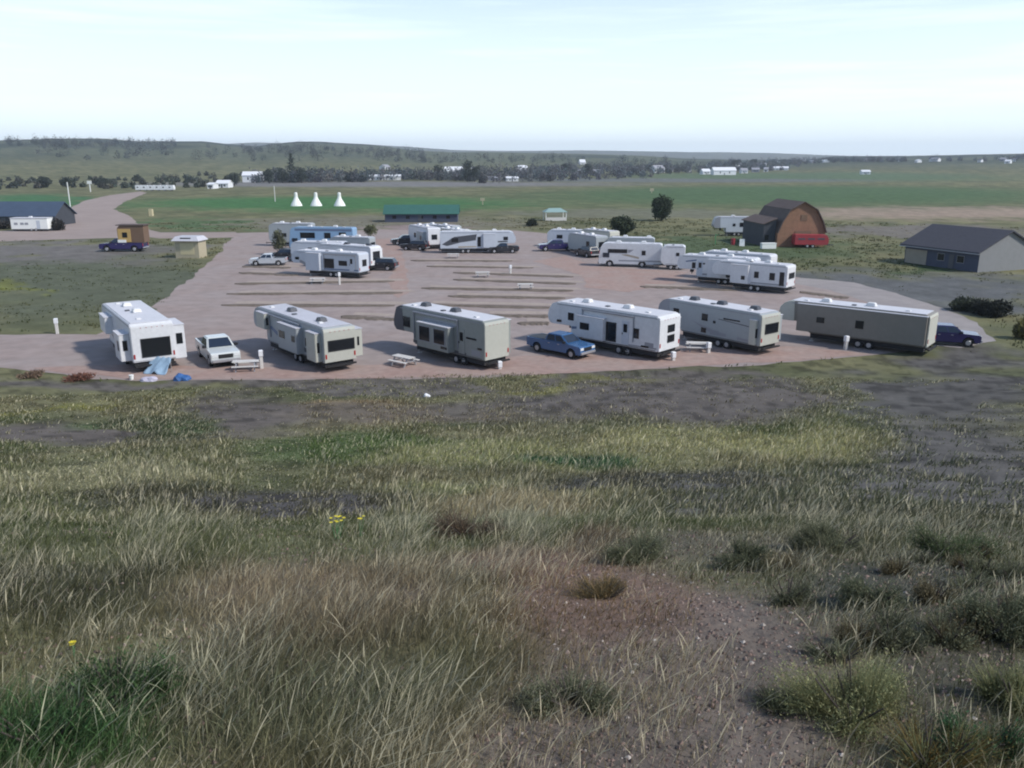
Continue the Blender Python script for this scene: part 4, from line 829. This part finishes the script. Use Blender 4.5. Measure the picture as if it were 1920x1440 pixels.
# ------------------------------------------------------------------ distant houses
FH = [ # px0, px1, ground py, wall height, ridge height, wall, roof, label
 (455, 491, 342, 5, 7.5, 'far_white', 'far_white', 'large white barn before the dark trees left of centre'),
 (405, 428, 352, 2.5, 4.2, 'far_white', 'far_white', 'white shed with a pale roof left of the large white barn'),
 (389, 400, 354, 2.4, 3.2, 'far_white', 'far_white', 'tiny white shed at the far left of the barn group'),
 (690, 752, 338, 3, 4.2, 'far_white', 'far_white', 'long low white building before the wooded town'),
 (833, 868, 330, 4.5, 8.5, 'far_white', 'far_white', 'tall white house among dark trees near the centre'),
 (884, 893, 321, 3, 5, 'far_white', 'far_roof', 'small white house just right of the tall white house'),
 (950, 972, 340, 2.3, 3.4, 'far_white', 'far_white', 'low white shed at the foot of the wood right of centre'),
 (915, 938, 339, 2.2, 3.2, 'far_roof', 'far_roof', 'low grey shed left of the low white shed'),
 (1088, 1098, 308, 3, 7, 'far_white', 'far_white', 'tiny white house high in the wood right of centre'),
 (1228, 1246, 324, 5, 8, 'far_white', 'far_roof', 'white gabled house at the left end of the town'),
 (1252, 1262, 322, 3, 5, 'far_roof', 'far_roof_dark', 'small grey house beside the left gabled house'),
 (1284, 1296, 322, 3, 5, 'far_white', 'far_roof_dark', 'small white house with a dark roof in the town'),
 (1318, 1332, 327, 3, 5.5, 'far_white', 'far_white', 'white cottage just left of the long white town hall'),
 (1338, 1380, 328, 4.5, 7.5, 'far_white', 'far_white', 'longest white building in the middle of the town'),
 (1390, 1402, 325, 3, 5.5, 'far_white', 'far_roof', 'pale house right of the longest white building'),
 (1410, 1424, 323, 3, 5, 'far_roof', 'far_roof', 'grey house in the right half of the town'),
 (1432, 1440, 322, 3, 5, 'far_white', 'far_roof', 'narrow white house in the right half of the town'),
 (1448, 1478, 319, 2.5, 4.5, 'far_white', 'far_white', 'flat white building at the right end of the town'),
 (1536, 1545, 305, 3, 5, 'far_white', 'far_white', 'white house at the left end of the ridge trees'),
 (1616, 1632, 327, 2.6, 4.2, 'far_white', 'far_white', 'lone white shed on the green field at right'),
 (1742, 1758, 303, 3.5, 6, 'far_white', 'far_roof', 'white house among the ridge trees at right'),
 (1684, 1692, 303, 3, 5, 'far_white', 'far_roof', 'small white house on the ridge at right'),
 (722, 732, 318, 3, 5.5, 'far_white', 'far_roof', 'small pale house in the wood above the long low building'),
 (603, 612, 336, 4, 6.5, 'cream_pale', 'far_roof', 'narrow pale building among the dark trees'),
]
for (a, b_, py, wh, rh, wl, rfm, lb) in FH:
    long_house('far_house', lb, 'house', a, b_, py, wl, rfm, 9, wh, rh, 0, windows=2, over=.4, group='houses of the distant town')
rh_ = random.Random(5)
for k in range(30):
    px = rh_.uniform(960, 1560) if k < 24 else rh_.uniform(1560, 1900); py = rh_.uniform(310, 329) if px < 1450 else rh_.uniform(302, 309); ww = rh_.uniform(5, 12)
    if any(a-6 < px+ww and b_+6 > px for a, b_, *_r in FH if abs(_r[0]-py) < 8): continue
    long_house('far_house', 'tiny pale speck of a house among the trees of the distant skyline', 'house', px, px+ww, py, rh_.choice(['far_white', 'far_roof', 'far_white']), rh_.choice(['far_white', 'far_roof', 'far_roof_dark']), 8, 3, 5, 0, windows=1, over=.4, group='tiny houses of the distant skyline')
# row of parked white trailers far on the left
for k in range(6):
    px = 256+k*12; x, y = at(px, 358); t = thing('far_trailer', ['leftmost', 'second', 'third', 'fourth', 'fifth', 'rightmost'][k]+' of six white trailers lined up beyond the far road', 'trailer', x, y, 0, 'far white trailers in a line')
    MB().prism([(0, .6), (3.2, .6), (3.4, 1.2), (3.1, 3.0), (.1, 3.0), (0, 2.7)], -1.2, 1.2).build('body', 'far_white', t); wheel(t, 1.6, -1.1, .35, s=-1); wheel(t, 1.6, 1.1, .35, s=1)
    MB().box(.8, 1.6, -1.23, -1.19, 1.6, 2.2).build('window', 'dark_glass', t)

# ------------------------------------------------------------------ trees, bushes, weeds
def quads_mesh(name, C, size, col, m='foliage', parent=None, aspect=1.0, up=0.0, seed=0):
    """many small leaf clump faces at the points C, turned at random"""
    r = np.random.default_rng(seed); n = len(C); a = r.normal(size=(n, 3)); a[:, 2] += up; a /= np.linalg.norm(a, axis=1)[:, None]
    b = np.cross(a, r.normal(size=(n, 3))); b /= np.linalg.norm(b, axis=1)[:, None]
    s_ = (size*r.uniform(.6, 1.4, n))[:, None] if np.isscalar(size) else size[:, None]
    c = np.cross(a, b)
    V = np.stack([C-b*s_*.5, C+a*s_*aspect*.35+c*s_*.3, C+a*s_*aspect+b*0, C+a*s_*aspect*.35-c*s_*.3], 1).reshape(-1, 3)
    # diamond leaf clump: base, left, tip, right
    F = np.arange(n*4).reshape(n, 4)
    o = np_mesh(name, V, F, M[m], np.repeat(col, 4, axis=0)); 
    if parent: o.parent = parent
    return o
def crown_points(n, blobs, r):
    """points on and inside a union of ellipsoids, heavier near their surface"""
    w_ = np.array([b[3]*b[4] for b in blobs]); k = r.choice(len(blobs), n, p=w_/w_.sum()); B = np.array(blobs)[k]
    d = r.normal(size=(n, 3)); d /= np.linalg.norm(d, axis=1)[:, None]; rr = r.uniform(.35, 1.05, n)**.6
    return np.stack([B[:, 0]+d[:, 0]*B[:, 3]*rr, B[:, 1]+d[:, 1]*B[:, 3]*rr, B[:, 2]+d[:, 2]*B[:, 4]*rr], 1)
def tree(name, label, px, py, h, wd, col, kind='broad', n=1600, leaf=.45, seed=0, group=None, trunk=.25):
    x, y = at(px, py); r = np.random.default_rng(seed+100); t = thing(name, label, 'tree', x, y, seed, group)
    tb = MB()
    if kind == 'cone':
        zz = r.uniform(0, 1, n)**1.4; rad_ = (1-zz)**.8*wd/2*(.75+.35*np.sin(zz*40+r.uniform(0, .6, n)))*r.uniform(.3, 1.05, n)**.5; th = r.uniform(0, 6.283, n)
        rad_ *= 1+.18*np.sin(th*3+zz*9)
        C = np.stack([rad_*np.cos(th), rad_*np.sin(th), h*(.08+.92*zz)], 1); tb.cyl((0, 0, -.2), (0, 0, h*.95), trunk, .03, 8)
    else:
        blobs = []
        for k in range(9):
            th = r.uniform(0, 6.28); q = r.uniform(.1, .62)*wd/2; zc = h*r.uniform(.3, .82) if kind == 'broad' else h*r.uniform(.2, .6)
            blobs.append((q*math.cos(th), q*math.sin(th), zc, wd*r.uniform(.18, .3), h*r.uniform(.12, .22)))
            tb.cyl((0, 0, h*.2), (q*math.cos(th), q*math.sin(th), zc), trunk*.5, .04, 6)
        blobs.append((0, 0, h*(.5 if kind == 'broad' else .4), wd*.4, h*.4)); C = crown_points(n, blobs, r); tb.cyl((0, 0, -.3), (0, 0, h*.55), trunk, trunk*.4, 9)
    tb.build('trunk', 'bark', t)
    cc = np.array(col)*r.uniform(.55, 1.5, n)[:, None]*(1+.25*np.sin(C[:, :1]*2+C[:, 2:]*1.7))
    quads_mesh('crown', C, leaf, cc, parent=t, seed=seed)
    return t
DK = (.035, .05, .022)
tree('round_tree', 'dark round bushy tree behind the right group of trailers', 1166, 440, 5.2, 6.0, DK, 'low', 2600, .5, 1, trunk=.3)
tree('juniper_tree', 'ragged dark conifer standing on the far side of the grass', 1240, 414, 8.6, 6.6, (.04, .058, .028), 'low', 2800, .55, 2)
tree('small_tree', 'thin olive tree at the left corner of the blue motorhome', 524, 478, 5.0, 2.6, (.10, .105, .06), 'broad', 700, .35, 3, trunk=.1)
tree('small_tree', 'pale olive sapling right of the blue motorhome', 696, 446, 3.2, 3.6, (.13, .14, .07), 'broad', 600, .35, 4, trunk=.08)
def bush(name, label, px, py, h, wd, col, n=700, leaf=.22, seed=0, group=None, cat='bush'):
    x, y = at(px, py); r = np.random.default_rng(seed+300); t = thing(name, label, cat, x, y, seed, group)
    blobs = [(r.uniform(-.3, .3)*wd, r.uniform(-.2, .2)*wd, h*r.uniform(.25, .5), wd*r.uniform(.18, .32), h*r.uniform(.3, .48)) for _ in range(7)]
    C = crown_points(n, blobs, r); C[:, 2] = np.maximum(C[:, 2], .02)
    cc = np.array(col)*r.uniform(.5, 1.5, n)[:, None]
    quads_mesh('foliage', C, leaf, cc, parent=t, seed=seed, up=.8, aspect=1.5)
    b = MB()
    for k in range(6):
        a = r.uniform(0, 6.28); b.cyl((0, 0, -.03), (math.cos(a)*wd*.22, math.sin(a)*wd*.22, h*.6), .02+h*.01, .008, 5)
    b.build('stems', 'bark', t); return t
bush('dark_bush', 'wide dark low bush on the flat beyond the navy truck, left one', 1812, 582, 1.5, 4.2, (.04, .05, .03), 1800, .3, 1)
bush('dark_bush', 'black rounded bush in front of the grey building, nearer one', 1856, 592, 1.7, 4.0, (.018, .022, .016), 2200, .3, 2)
bush('weed_clump', 'tall olive weed clump at the right edge beside the far end of the front row', 1915, 636, 2.0, 2.4, (.12, .11, .035), 1500, .25, 3)
bush('dark_bush', 'small dark bush left of the pavilion', 998, 424, 1.9, 3.6, (.03, .038, .022), 800, .4, 4)
bush('dark_bush', 'dark shrub at the right end of the white site trailer', 108, 432, 3.0, 4.2, (.035, .032, .03), 900, .45, 5)
bush('dark_bush', 'dark shrub at the left end of the white site trailer', 6, 430, 2.4, 3.6, (.035, .032, .03), 700, .45, 6)
bush('red_weed', 'reddish weeds at the left corner of the gravel, nearest the white bucket', 150, 714, .55, 2.2, (.17, .075, .05), 900, .12, 7)
bush('red_weed', 'pale reddish weeds at the left end of the gravel, by the picture edge', 60, 708, .5, 2.0, (.19, .13, .09), 700, .12, 8)
bush('weed_clump', 'olive weed row behind the truck tail of the right-hand row', 1768, 497, .8, 5, (.04, .07, .03), 700, .3, 9)
# sage and rabbitbrush of the knoll
def brush_plant(name, label, px, py, h, wd, c1, c2, n, seed, blade=.010, cat='shrub', leanx=0.0):
    if name == 'sagebrush': h *= .62; wd *= .75; c1 = np.array(c1)*2.1; c2 = np.array(c2)*2.1
    x, y = at(px, py); r = np.random.default_rng(seed+500); t = thing(name, label, cat, x, y, 0)
    th = r.uniform(0, 6.283, n); q = r.uniform(0, 1, n)**.5; nl = 7
    lx, ly, lh, lr = r.uniform(-.42, .42, nl)*wd, r.uniform(-.3, .3, nl)*wd, r.uniform(.55, 1.15, nl), r.uniform(.3, .6, nl); L_ = r.integers(0, nl, n)
    base = np.stack([np.cos(th)*q*wd*.14*lr[L_]+lx[L_]*.6, np.sin(th)*q*wd*.14*lr[L_]+ly[L_]*.6, np.full(n, -.01)], 1)
    hh = h*(1-.4*q**2)*r.uniform(.3, 1.15, n)*lh[L_]
    out_ = np.stack([np.cos(th)*q*wd*.42*lr[L_]+lx[L_]*.4+leanx, np.sin(th)*q*wd*.42*lr[L_]+ly[L_]*.4, hh], 1)+r.normal(size=(n, 3))*h*.09
    V, F, K = blades_arrays(base, out_, r.uniform(.5, 1.3, n)*blade, r, 3, 0)
    col = np.where(r.uniform(size=(n, 1)) < .5, c1, c2)*r.uniform(.55, 1.35, (n, 1))
    o = np_mesh('foliage', V, F, M['grass'], np.repeat(col, K, axis=0)); o.parent = t
    # side leaves up the stems
    m_ = n*(2 if name == 'rabbitbrush' else 4); k = r.integers(0, n, m_); f_ = r.uniform(.35, 1, m_)[:, None]; C = base[k]+out_[k]*f_*np.array([1, 1, 1])
    col = np.where(r.uniform(size=(m_, 1)) < .55, c1, c2)*r.uniform(.5, 1.4, (m_, 1))*(.7+.5*f_)
    o = quads_mesh('leaves', C+r.normal(size=C.shape)*h*.04, h*(.03 if name == 'rabbitbrush' else .05), col, m='grass', parent=t, seed=seed, up=1.4, aspect=1.6)
    b = MB()
    for q_ in range(10):
        a = r.uniform(0, 6.28); b.cyl((0, 0, -.02), (math.cos(a)*wd*.3, math.sin(a)*wd*.3, h*.65), .006, .002, 5)
    b.build('stems', 'bark', t); return t
def blades_arrays(base, vec, wdt, r, seg, mode, curve=None):
    """base (n,3), vec (n,3) from root to tip, wdt (n,) -> curved ribbons"""
    n = len(base); dirh = vec.copy(); dirh[:, 2] = 0
    side = np.stack([-vec[:, 1], vec[:, 0], np.zeros(n)], 1)+r.normal(size=(n, 3))*np.linalg.norm(vec, axis=1)[:, None]*.6
    side[:, 2] *= .2; side /= np.linalg.norm(side, axis=1)[:, None]+1e-9
    prof = {0: [1, .85, .55], 1: [.55, .45, 1.5], 2: [1.0]}[mode][:seg]
    rows = []
    for k in range(seg):
        u = k/seg
        p = base+np.stack([vec[:, 0]*u**1.7, vec[:, 1]*u**1.7, vec[:, 2]*u], 1) if mode != 2 else base
        rows += [p-side*(wdt*prof[k]*.5)[:, None], p+side*(wdt*prof[k]*.5)[:, None]]
    rows.append(base+vec); K = 2*seg+1
    V = np.stack(rows, 1).reshape(-1, 3); o = (np.arange(n)*K)[:, None]
    T = []
    for k in range(seg-1):
        a = 2*k; T += [[a, a+1, a+3], [a, a+3, a+2]]
    a = 2*(seg-1); T.append([a, a+1, a+2])
    F = (o[:, None, :]+np.array(T)[None]).reshape(-1, 3)
    return V, F, K
YG1, YG2 = np.array((.33, .32, .16)), np.array((.22, .24, .12))
SG1, SG2 = np.array((.125, .13, .08)), np.array((.075, .08, .048))
DG1, DG2 = np.array((.062, .065, .04)), np.array((.035, .04, .024))
brush_plant('rabbitbrush', 'yellow green feathery bush, the largest on the knoll at lower right', 1600, 1352, .23, .46, YG1, YG2, 3600, 1, .0022)
brush_plant('rabbitbrush', 'small orange yellow bush cut by the bottom edge at lower right', 1745, 1436, .16, .34, np.array((.24, .17, .06)), YG2, 900, 2, .0035)
brush_plant('rabbitbrush', 'yellow green grass bush at the right edge beside the big yellow bush', 1905, 1325, .2, .3, YG1*.9, YG2, 1200, 3, .004)
brush_plant('sagebrush', 'grey green sage bush left of the bare gravel at lower centre', 1070, 1325, .17, .42, SG1*.8, SG2*.8, 1400, 4, .004)
brush_plant('sagebrush', 'dark grey weed spreading left of the big yellow bush', 1455, 1330, .10, .34, DG1, SG2, 700, 5, .004)
brush_plant('sagebrush', 'dark sage bush at the top right corner of the bare gravel', 1640, 1135, .26, .45, DG1*1.3, DG2*1.5, 1800, 6, .005)
brush_plant('sagebrush', 'dark green bush behind the big yellow bush at the right edge', 1880, 1190, .28, .45, DG1*1.2, DG2*1.4, 1800, 7, .005)
brush_plant('sagebrush', 'low dark bush on the knoll rim right of centre', 1395, 1060, .26, .55, DG1*1.2, DG2*1.3, 1500, 8, .006)
brush_plant('sagebrush', 'blue grey sage on the knoll rim above the bare gravel', 1190, 1050, .26, .6, SG1*.8, SG2, 1500, 9, .006)
brush_plant('sagebrush', 'dark leafy plant right of the yellow bush near the bottom right corner', 1850, 1410, .22, .34, np.array((.03, .07, .03)), DG2, 900, 10, .005)
brush_plant('sagebrush', 'reddish brown bush on the knoll rim near the centre', 880, 1010, .30, .8, np.array((.09, .065, .045)), np.array((.06, .05, .035)), 1300, 11, .006)
brush_plant('sagebrush', 'orange tinged weed on the far rim of the bare gravel', 1130, 1120, .16, .5, np.array((.12, .085, .04)), np.array((.07, .06, .035)), 900, 12, .005)
brush_plant('sagebrush', 'broad grey green bush on the knoll rim at right', 1560, 1035, .30, .8, SG1*.7, DG1, 1800, 13, .006)
brush_plant('sagebrush', 'dark green bush on the knoll rim close to the right edge', 1790, 1045, .30, .7, DG1*1.3, (.05, .07, .03), 1800, 14, .006)
brush_plant('green_weed', 'bright green leafy weed in the lower left corner', 90, 1400, .2, .4, np.array((.06, .12, .045)), np.array((.05, .08, .035)), 700, 15, .007)
brush_plant('green_weed', 'bright green leafy weed right of the lower left corner', 220, 1330, .2, .4, np.array((.07, .12, .045)), np.array((.05, .08, .035)), 600, 16, .007)
rs = random.Random(77)
for k in range(22):
    px, py = rs.uniform(1430, 1910), rs.uniform(1025, 1250)
    if px < 1560 and py > 1130: px += 300
    c = rs.choice([DG1*1.2, SG1*.8, np.array((.07, .075, .035)), np.array((.10, .085, .05))])
    t = brush_plant('sagebrush', 'low dark grey green scrub tuft among the grass on the right of the knoll', px, py, rs.uniform(.14, .26), rs.uniform(.22, .42), c, c*.6, 420, 30+k, .006)
    t['group'] = 'scrub tufts on the right of the knoll'
# yellow flowers
for lb, px, py, h, sz, n_ in (('single yellow flower head among the straw grass at left', 140, 1235, .07, .010, 3), ('clump of yellow flowers on the knoll rim left of centre', 632, 1010, .17, .013, 9), ('smaller yellow flower clump right beside the larger one on the rim', 676, 1006, .17, .012, 4)):
    x, y = at(px, py); t = thing('yellow_flower', lb, 'flower', x, y); b = MB(); st = MB(); r = random.Random(px)
    for k in range(n_):
        a, q = r.uniform(0, 6.28), r.uniform(0, .006+.008*n_); cx2, cy2, cz2 = q*math.cos(a), q*math.sin(a), h*r.uniform(.85, 1.1)
        st.cyl((cx2*.3, cy2*.3, -.01), (cx2, cy2, cz2), .0015, .001, 5)
        for p_ in range(7):
            a2 = p_*.9; b.add([(cx2, cy2, cz2), (cx2+sz*math.cos(a2), cy2+sz*math.sin(a2), cz2+sz*.25), (cx2+sz*1.15*math.cos(a2+.4), cy2+sz*1.15*math.sin(a2+.4), cz2+sz*.35), (cx2+sz*math.cos(a2+.8), cy2+sz*math.sin(a2+.8), cz2+sz*.25)], [(0, 1, 2, 3)])
    b.build('petals', 'yellow_petal', t); st.build('stem', 'green_paint', t)

# ------------------------------------------------------------------ grass
def scatter(n, t0, t1, power, amax, r):
    """random points in the sector in front of the viewer"""
    d = (t0**(1-power)+(t1**(1-power)-t0**(1-power))*r.uniform(size=n))**(1/(1-power)) if power != 1 else t0*(t1/t0)**r.uniform(size=n)
    a = np.radians(r.uniform(-amax, amax, n)); return d*np.sin(a), d*np.cos(a), d
def grass(name, label, n, t0, t1, power, hgt, wd, seg, mode, straw, seed, lean=(.35, .1), amax=40, clump=1, spread=.1, even=False, sp=.35):
    r = np.random.default_rng(seed); x, y, d = scatter(n, t0, t1, power, amax, r)
    _, dens, tint, hg = cover(x, y)
    cl = fbm(x/np.clip(d*.07, .35, 4), y/np.clip(d*.07, .35, 4), 55, 3)
    keep = r.uniform(size=n) < (np.clip(dens*1.15, 0, 1) if even else np.clip(dens*np.clip((cl-.25)*2.6, .08, 1.2), 0, 1))
    keep &= (y*60/np.interp(x, EX, EY) < 61.6) | (t0 > 60)
    x, y, d, tint, hg, cl = [q[keep] for q in (x, y, d, tint, hg, cl)]
    n = len(x)
    if clump > 1:
        x = np.repeat(x, clump); y = np.repeat(y, clump); d = np.repeat(d, clump); tint = np.repeat(tint, clump, 0); hg = np.repeat(hg, clump); cl = np.repeat(cl, clump)
        s_ = spread*r.uniform(.5, 1.5, n).repeat(clump); x = x+r.normal(size=len(x))*s_; y = y+r.normal(size=len(y))*s_; n = len(x)
    z = height(x, y); h = hgt*hg*r.uniform(.35, 1.25, n)*(.45+1.0*cl)
    vec = np.stack([h*(lean[0]+r.normal(size=n)*sp), h*(lean[1]+r.normal(size=n)*sp), h], 1)
    V, F, K = blades_arrays(np.stack([x, y, z-.01], 1), vec, wd(d)*r.uniform(.6, 1.4, n), r, seg, mode)
    sf = .25+.75*sstep(.3, .55, fbm(x/.7+5, y/.7, 61, 3)) if t0 < 5 else .6+.4*fbm(x/2, y/2, 62)
    dk = (.7+.75*fbm(x/.45, y/.45, 63, 3))[:, None] if t0 < 5 else 1.0
    tint = tint*dk; sw = np.array((.53, .475, .34)); m_ = (r.uniform(size=n) < straw*sf)[:, None]
    tint = tint*(1+.35*sstep(9, 16, d))[:, None]; col = np.where(m_, sw*.75+tint*.5, tint)*r.uniform(.55, 1.4, (n, 1))
    return tag(np_mesh(name, V, F, M['grass'], np.repeat(col, K, axis=0)), label, 'grass', kind='stuff')
grass('undergrowth', 'dense short undergrowth of mixed green and brown on the knoll', 150000, 1.3, 13, .75, .075, lambda d: .0018+.0008*d, 2, 0, .2, 1, (.15, .1), even=True)
grass('tall_grass', 'long wind-bent grass blades of the near knoll', 80000, 1.35, 11.5, .8, .115, lambda d: .0013+.00036*d, 3, 0, .5, 2, (.36, .08), sp=.42)
grass('straw_grass', 'dry straw stalks with seed heads leaning to the right on the knoll', 56000, 1.35, 11.5, .8, .145, lambda d: .0014+.00038*d, 3, 1, 1., 3, (.42, .10), sp=.4)
grass('slope_grass', 'short tufted grass on the slope down to the camp', 80000, 11, 62, .7, .17, lambda d: .010+.0009*d, 2, 0, .35, 4, (.35, .05), clump=5, spread=.16)
grass('slope_cover', 'low ground cover of dry weeds over the whole slope', 90000, 9, 62, .55, .07, lambda d: .012+.0012*d, 2, 0, .25, 14, (.3, .05), clump=3, spread=.12, even=True)
grass('slope_weeds', 'taller weed tufts dotting the slope', 6500, 11, 60, .6, .30, lambda d: .014+.0010*d, 2, 0, .5, 5, (.25, .05), clump=9, spread=.14)
grass('meadow_grass', 'thin grass on the flat land round the camp', 26000, 62, 190, .3, .28, lambda d: .05+.0008*d, 2, 0, .3, 6, (.15, 0), clump=3, spread=.35) if False else None
# meadow tufts, kept off the gravel
def inside(x, y, poly):
    c = np.zeros(len(x), bool); n = len(poly)
    for k in range(n):
        (xa, ya), (xb, yb) = poly[k], poly[k-1]
        s_ = ((ya > y) != (yb > y)); c ^= s_ & (x < (xb-xa)*(y-ya)/(yb-ya+1e-12)+xa)
    return c
LOTP = P([(-300, 705), (150, 712), (400, 716), (1100, 703), (1640, 668), (1900, 655), (1860, 600), (1700, 550), (1500, 516), (1290, 478), (1120, 442), (960, 428), (720, 427), (440, 433), (300, 430), (240, 400), (150, 375), (90, 425), (-300, 430), (-300, 452), (300, 450), (430, 448), (400, 485), (335, 540), (285, 580), (175, 624), (-300, 624)])
def meadow(n, seed):
    r = np.random.default_rng(seed); x, y, d = scatter(n, 62, 240, .4, 38, r); _, dens, tint, hg = cover(x, y)
    keep = (~inside(x, y, LOTP)) & (y*60/np.interp(x, EX, EY) > 60) & (r.uniform(size=n) < dens*sstep(.3, .65, fbm(x/3, y/3, 66)))
    x, y, d, tint, hg = [q[keep] for q in (x, y, d, tint, hg)]; c = 4
    x, y, d, tint, hg = np.repeat(x, c), np.repeat(y, c), np.repeat(d, c), np.repeat(tint, c, 0), np.repeat(hg, c); n = len(x)
    x = x+r.normal(size=n)*.25; y = y+r.normal(size=n)*.25; h = .3*hg*r.uniform(.4, 1.2, n)
    V, F, K = blades_arrays(np.stack([x, y, np.zeros(n)], 1), np.stack([h*r.normal(size=n)*.5+h*.2, h*r.normal(size=n)*.5, h], 1), (.04+.0009*d)*r.uniform(.6, 1.4, n), r, 2, 0)
    return tag(np_mesh('meadow_grass', V, F, M['grass'], np.repeat(tint*r.uniform(.6, 1.3, (n, 1)), K, axis=0)), 'thin low grass on the flat land round the camp', 'grass', kind='stuff')
meadow(45000, 6)
# pebbles on the bare knoll
def pebbles(n, seed):
    r = np.random.default_rng(seed); x, y, d = scatter(n, 1.4, 8, .8, 38, r); _, dens, _, _ = cover(x, y)
    k = r.uniform(size=n) < 1.02-dens; x, y, d = x[k], y[k], d[k]; n = len(x); z = height(x, y)
    s_ = (.002+.007*r.uniform(size=n)**5)*(1+.12*d)
    oct_ = np.array([(1, 0, 0), (0, 1, 0), (-1, 0, 0), (0, -1, 0), (0, 0, .8), (0, 0, -.5)], float)
    V = oct_[None]*s_[:, None, None]*r.uniform(.6, 1.4, (n, 6, 1)); th = r.uniform(0, 6.28, n); c_, sn = np.cos(th)[:, None], np.sin(th)[:, None]
    Vx = V[:, :, 0]*c_-V[:, :, 1]*sn; Vy = V[:, :, 0]*sn+V[:, :, 1]*c_
    V = np.stack([Vx+x[:, None], Vy+y[:, None], V[:, :, 2]+z[:, None]+s_[:, None]*.25], -1).reshape(-1, 3)
    T = np.array([(0, 1, 4), (1, 2, 4), (2, 3, 4), (3, 0, 4), (1, 0, 5), (2, 1, 5), (3, 2, 5), (0, 3, 5)])
    F = ((np.arange(n)*6)[:, None, None]+T[None]).reshape(-1, 3)
    base = np.array([(.20, .14, .115), (.23, .18, .155), (.13, .09, .075), (.40, .36, .32)])[r.choice(4, n, p=[.45, .3, .2, .05])]
    return tag(np_mesh('gravel', V, F, M['stone'], np.repeat(base*r.uniform(.7, 1.2, (n, 1)), 6, 0)), 'small red brown and pale stones scattered on the bare knoll', 'gravel', kind='stuff')
pebbles(60000, 8)
x, y = at(800, 762); o = heap('pale_rock', 'lone pale rock on the tan grass of the upper slope', 'rock', 'far_white', 800, 763, .22, .18, .2, 9)

# ------------------------------------------------------------------ far trees and woods
FT = [(548, 342, 20, 11, 'cone', 'dark pointed conifer towering over the left wood'), (530, 343, 11, 12, 'broad', 'dark rounded tree left of the towering conifer'), (566, 343, 12, 10, 'broad', 'dark tree right of the towering conifer'),
      (822, 337, 14, 10, 'broad', 'dark tree left of the tall white house'), (876, 341, 17, 10, 'broad', 'dark tree right of the tall white house'), (890, 341, 12, 8, 'broad', 'lower dark tree two along from the tall white house'),
      (440, 348, 9, 10, 'broad', 'low dark tree between the white shed and the white barn'), (505, 344, 10, 9, 'broad', 'dark tree touching the right end of the large white barn'),
      (1058, 330, 12, 9, 'broad', 'dark tree in the wood right of centre'), (1100, 331, 12, 9, 'broad', 'dark tree below the tiny high white house'), (1378, 318, 14, 14, 'broad', 'tallest bushy tree of the town, right of its longest building'), (1412, 312, 12, 16, 'broad', 'broad tree on the town skyline'),
      (82, 352, 7, 9, 'broad', 'dark tree on the far left flat'), (125, 352, 7, 8, 'broad', 'dark tree near the pale flag pole'), (190, 352, 6, 8, 'broad', 'dark tree where the far road meets the trailers')]
for k, (px, py, h, wd, kd, lb) in enumerate(FT):
    tree('far_tree', lb, px, py, h, wd, (.045, .058, .045), kd, 700, 1.1, 40+k, 'single dark trees before the far woods', .4)
def wood(name, label, segs, n_t, hmin, hmax, seed, col=(.085, .105, .105)):
    r = np.random.default_rng(seed); Cs, cs = [], []
    for _ in range(n_t):
        sg = segs[r.integers(len(segs))]; u = r.uniform(); px = sg[0]+(sg[2]-sg[0])*u; py = sg[1]+(sg[3]-sg[1])*u+r.uniform(-1, 1)*sg[4]
        x, y = at(px, py); h = r.uniform(hmin, hmax)*r.uniform(.7, 1.1); w_ = h*r.uniform(.55, .95); n = 70
        C = crown_points(n, [(0, 0, h*.5, w_*.5, h*.48), (w_*.25, 0, h*.4, w_*.35, h*.35), (-w_*.25, 0, h*.38, w_*.35, h*.3)], r)+np.array([x, y, hz(x, y)-.5])
        Cs.append(C); cs.append(np.array(col)*r.uniform(.6, 1.6)*r.uniform(.7, 1.3, (n, 1))*np.array([1+r.uniform(-.1, .35), 1, 1+r.uniform(-.1, .2)]))
    C = np.concatenate(Cs); c = np.concatenate(cs); return tag(quads_mesh(name, C, 1.5, c, seed=seed), label, 'wood', kind='stuff')
wood('wood', 'far woods and hedgerows between the fields and the hills', [(470, 341, 700, 340, 2), (690, 335, 900, 337, 3), (880, 340, 1220, 330, 5), (900, 328, 1200, 318, 7), (1200, 325, 1480, 318, 3), (1330, 312, 1540, 304, 3), (1200, 322, 1500, 312, 4), (1000, 325, 1300, 312, 5)], 760, 7, 13, 3)
wood('wood', 'scattered scrub and trees on the left flat below the hills', [(-60, 352, 380, 350, 4), (0, 345, 420, 338, 6), (300, 340, 700, 325, 8)], 150, 2.5, 5.5, 4, (.055, .07, .05))
wood('wood', 'line of trees along the ridge at right', [(1535, 304, 1940, 300, 1.6), (1540, 303, 1700, 303, 1), (1900, 296, 2050, 296, 2)], 170, 6, 12, 5)
wood('wood', 'dark woods clothing the far hills', [(60, 285, 600, 290, 14), (0, 272, 330, 272, 4), (450, 282, 800, 292, 7), (700, 300, 1250, 306, 6)], 330, 10, 18, 6, (.05, .062, .058))

# ------------------------------------------------------------------ haze
me = bpy.data.meshes.new('haze'); b = MB().box(-7000, 7000, -7000, 7000, float(Z.min())-1.0, max(float(Z.max())+25, 140.0))
hzm = bpy.data.materials.new('haze'); hzm.use_nodes = True; n_ = hzm.node_tree.nodes
for q in list(n_):
    if q.type != 'OUTPUT_MATERIAL': n_.remove(q)
pv = n_.new('ShaderNodeVolumePrincipled'); pv.inputs['Color'].default_value = (.80, .90, 1, 1); pv.inputs['Density'].default_value = .00014; pv.inputs['Anisotropy'].default_value = .1
hzm.node_tree.links.new(pv.outputs[0], n_['Material Output'].inputs['Volume'])
o = b.build('haze', hzm); tag(o, 'thin blue air between the viewer and the hills', 'haze', kind='stuff')
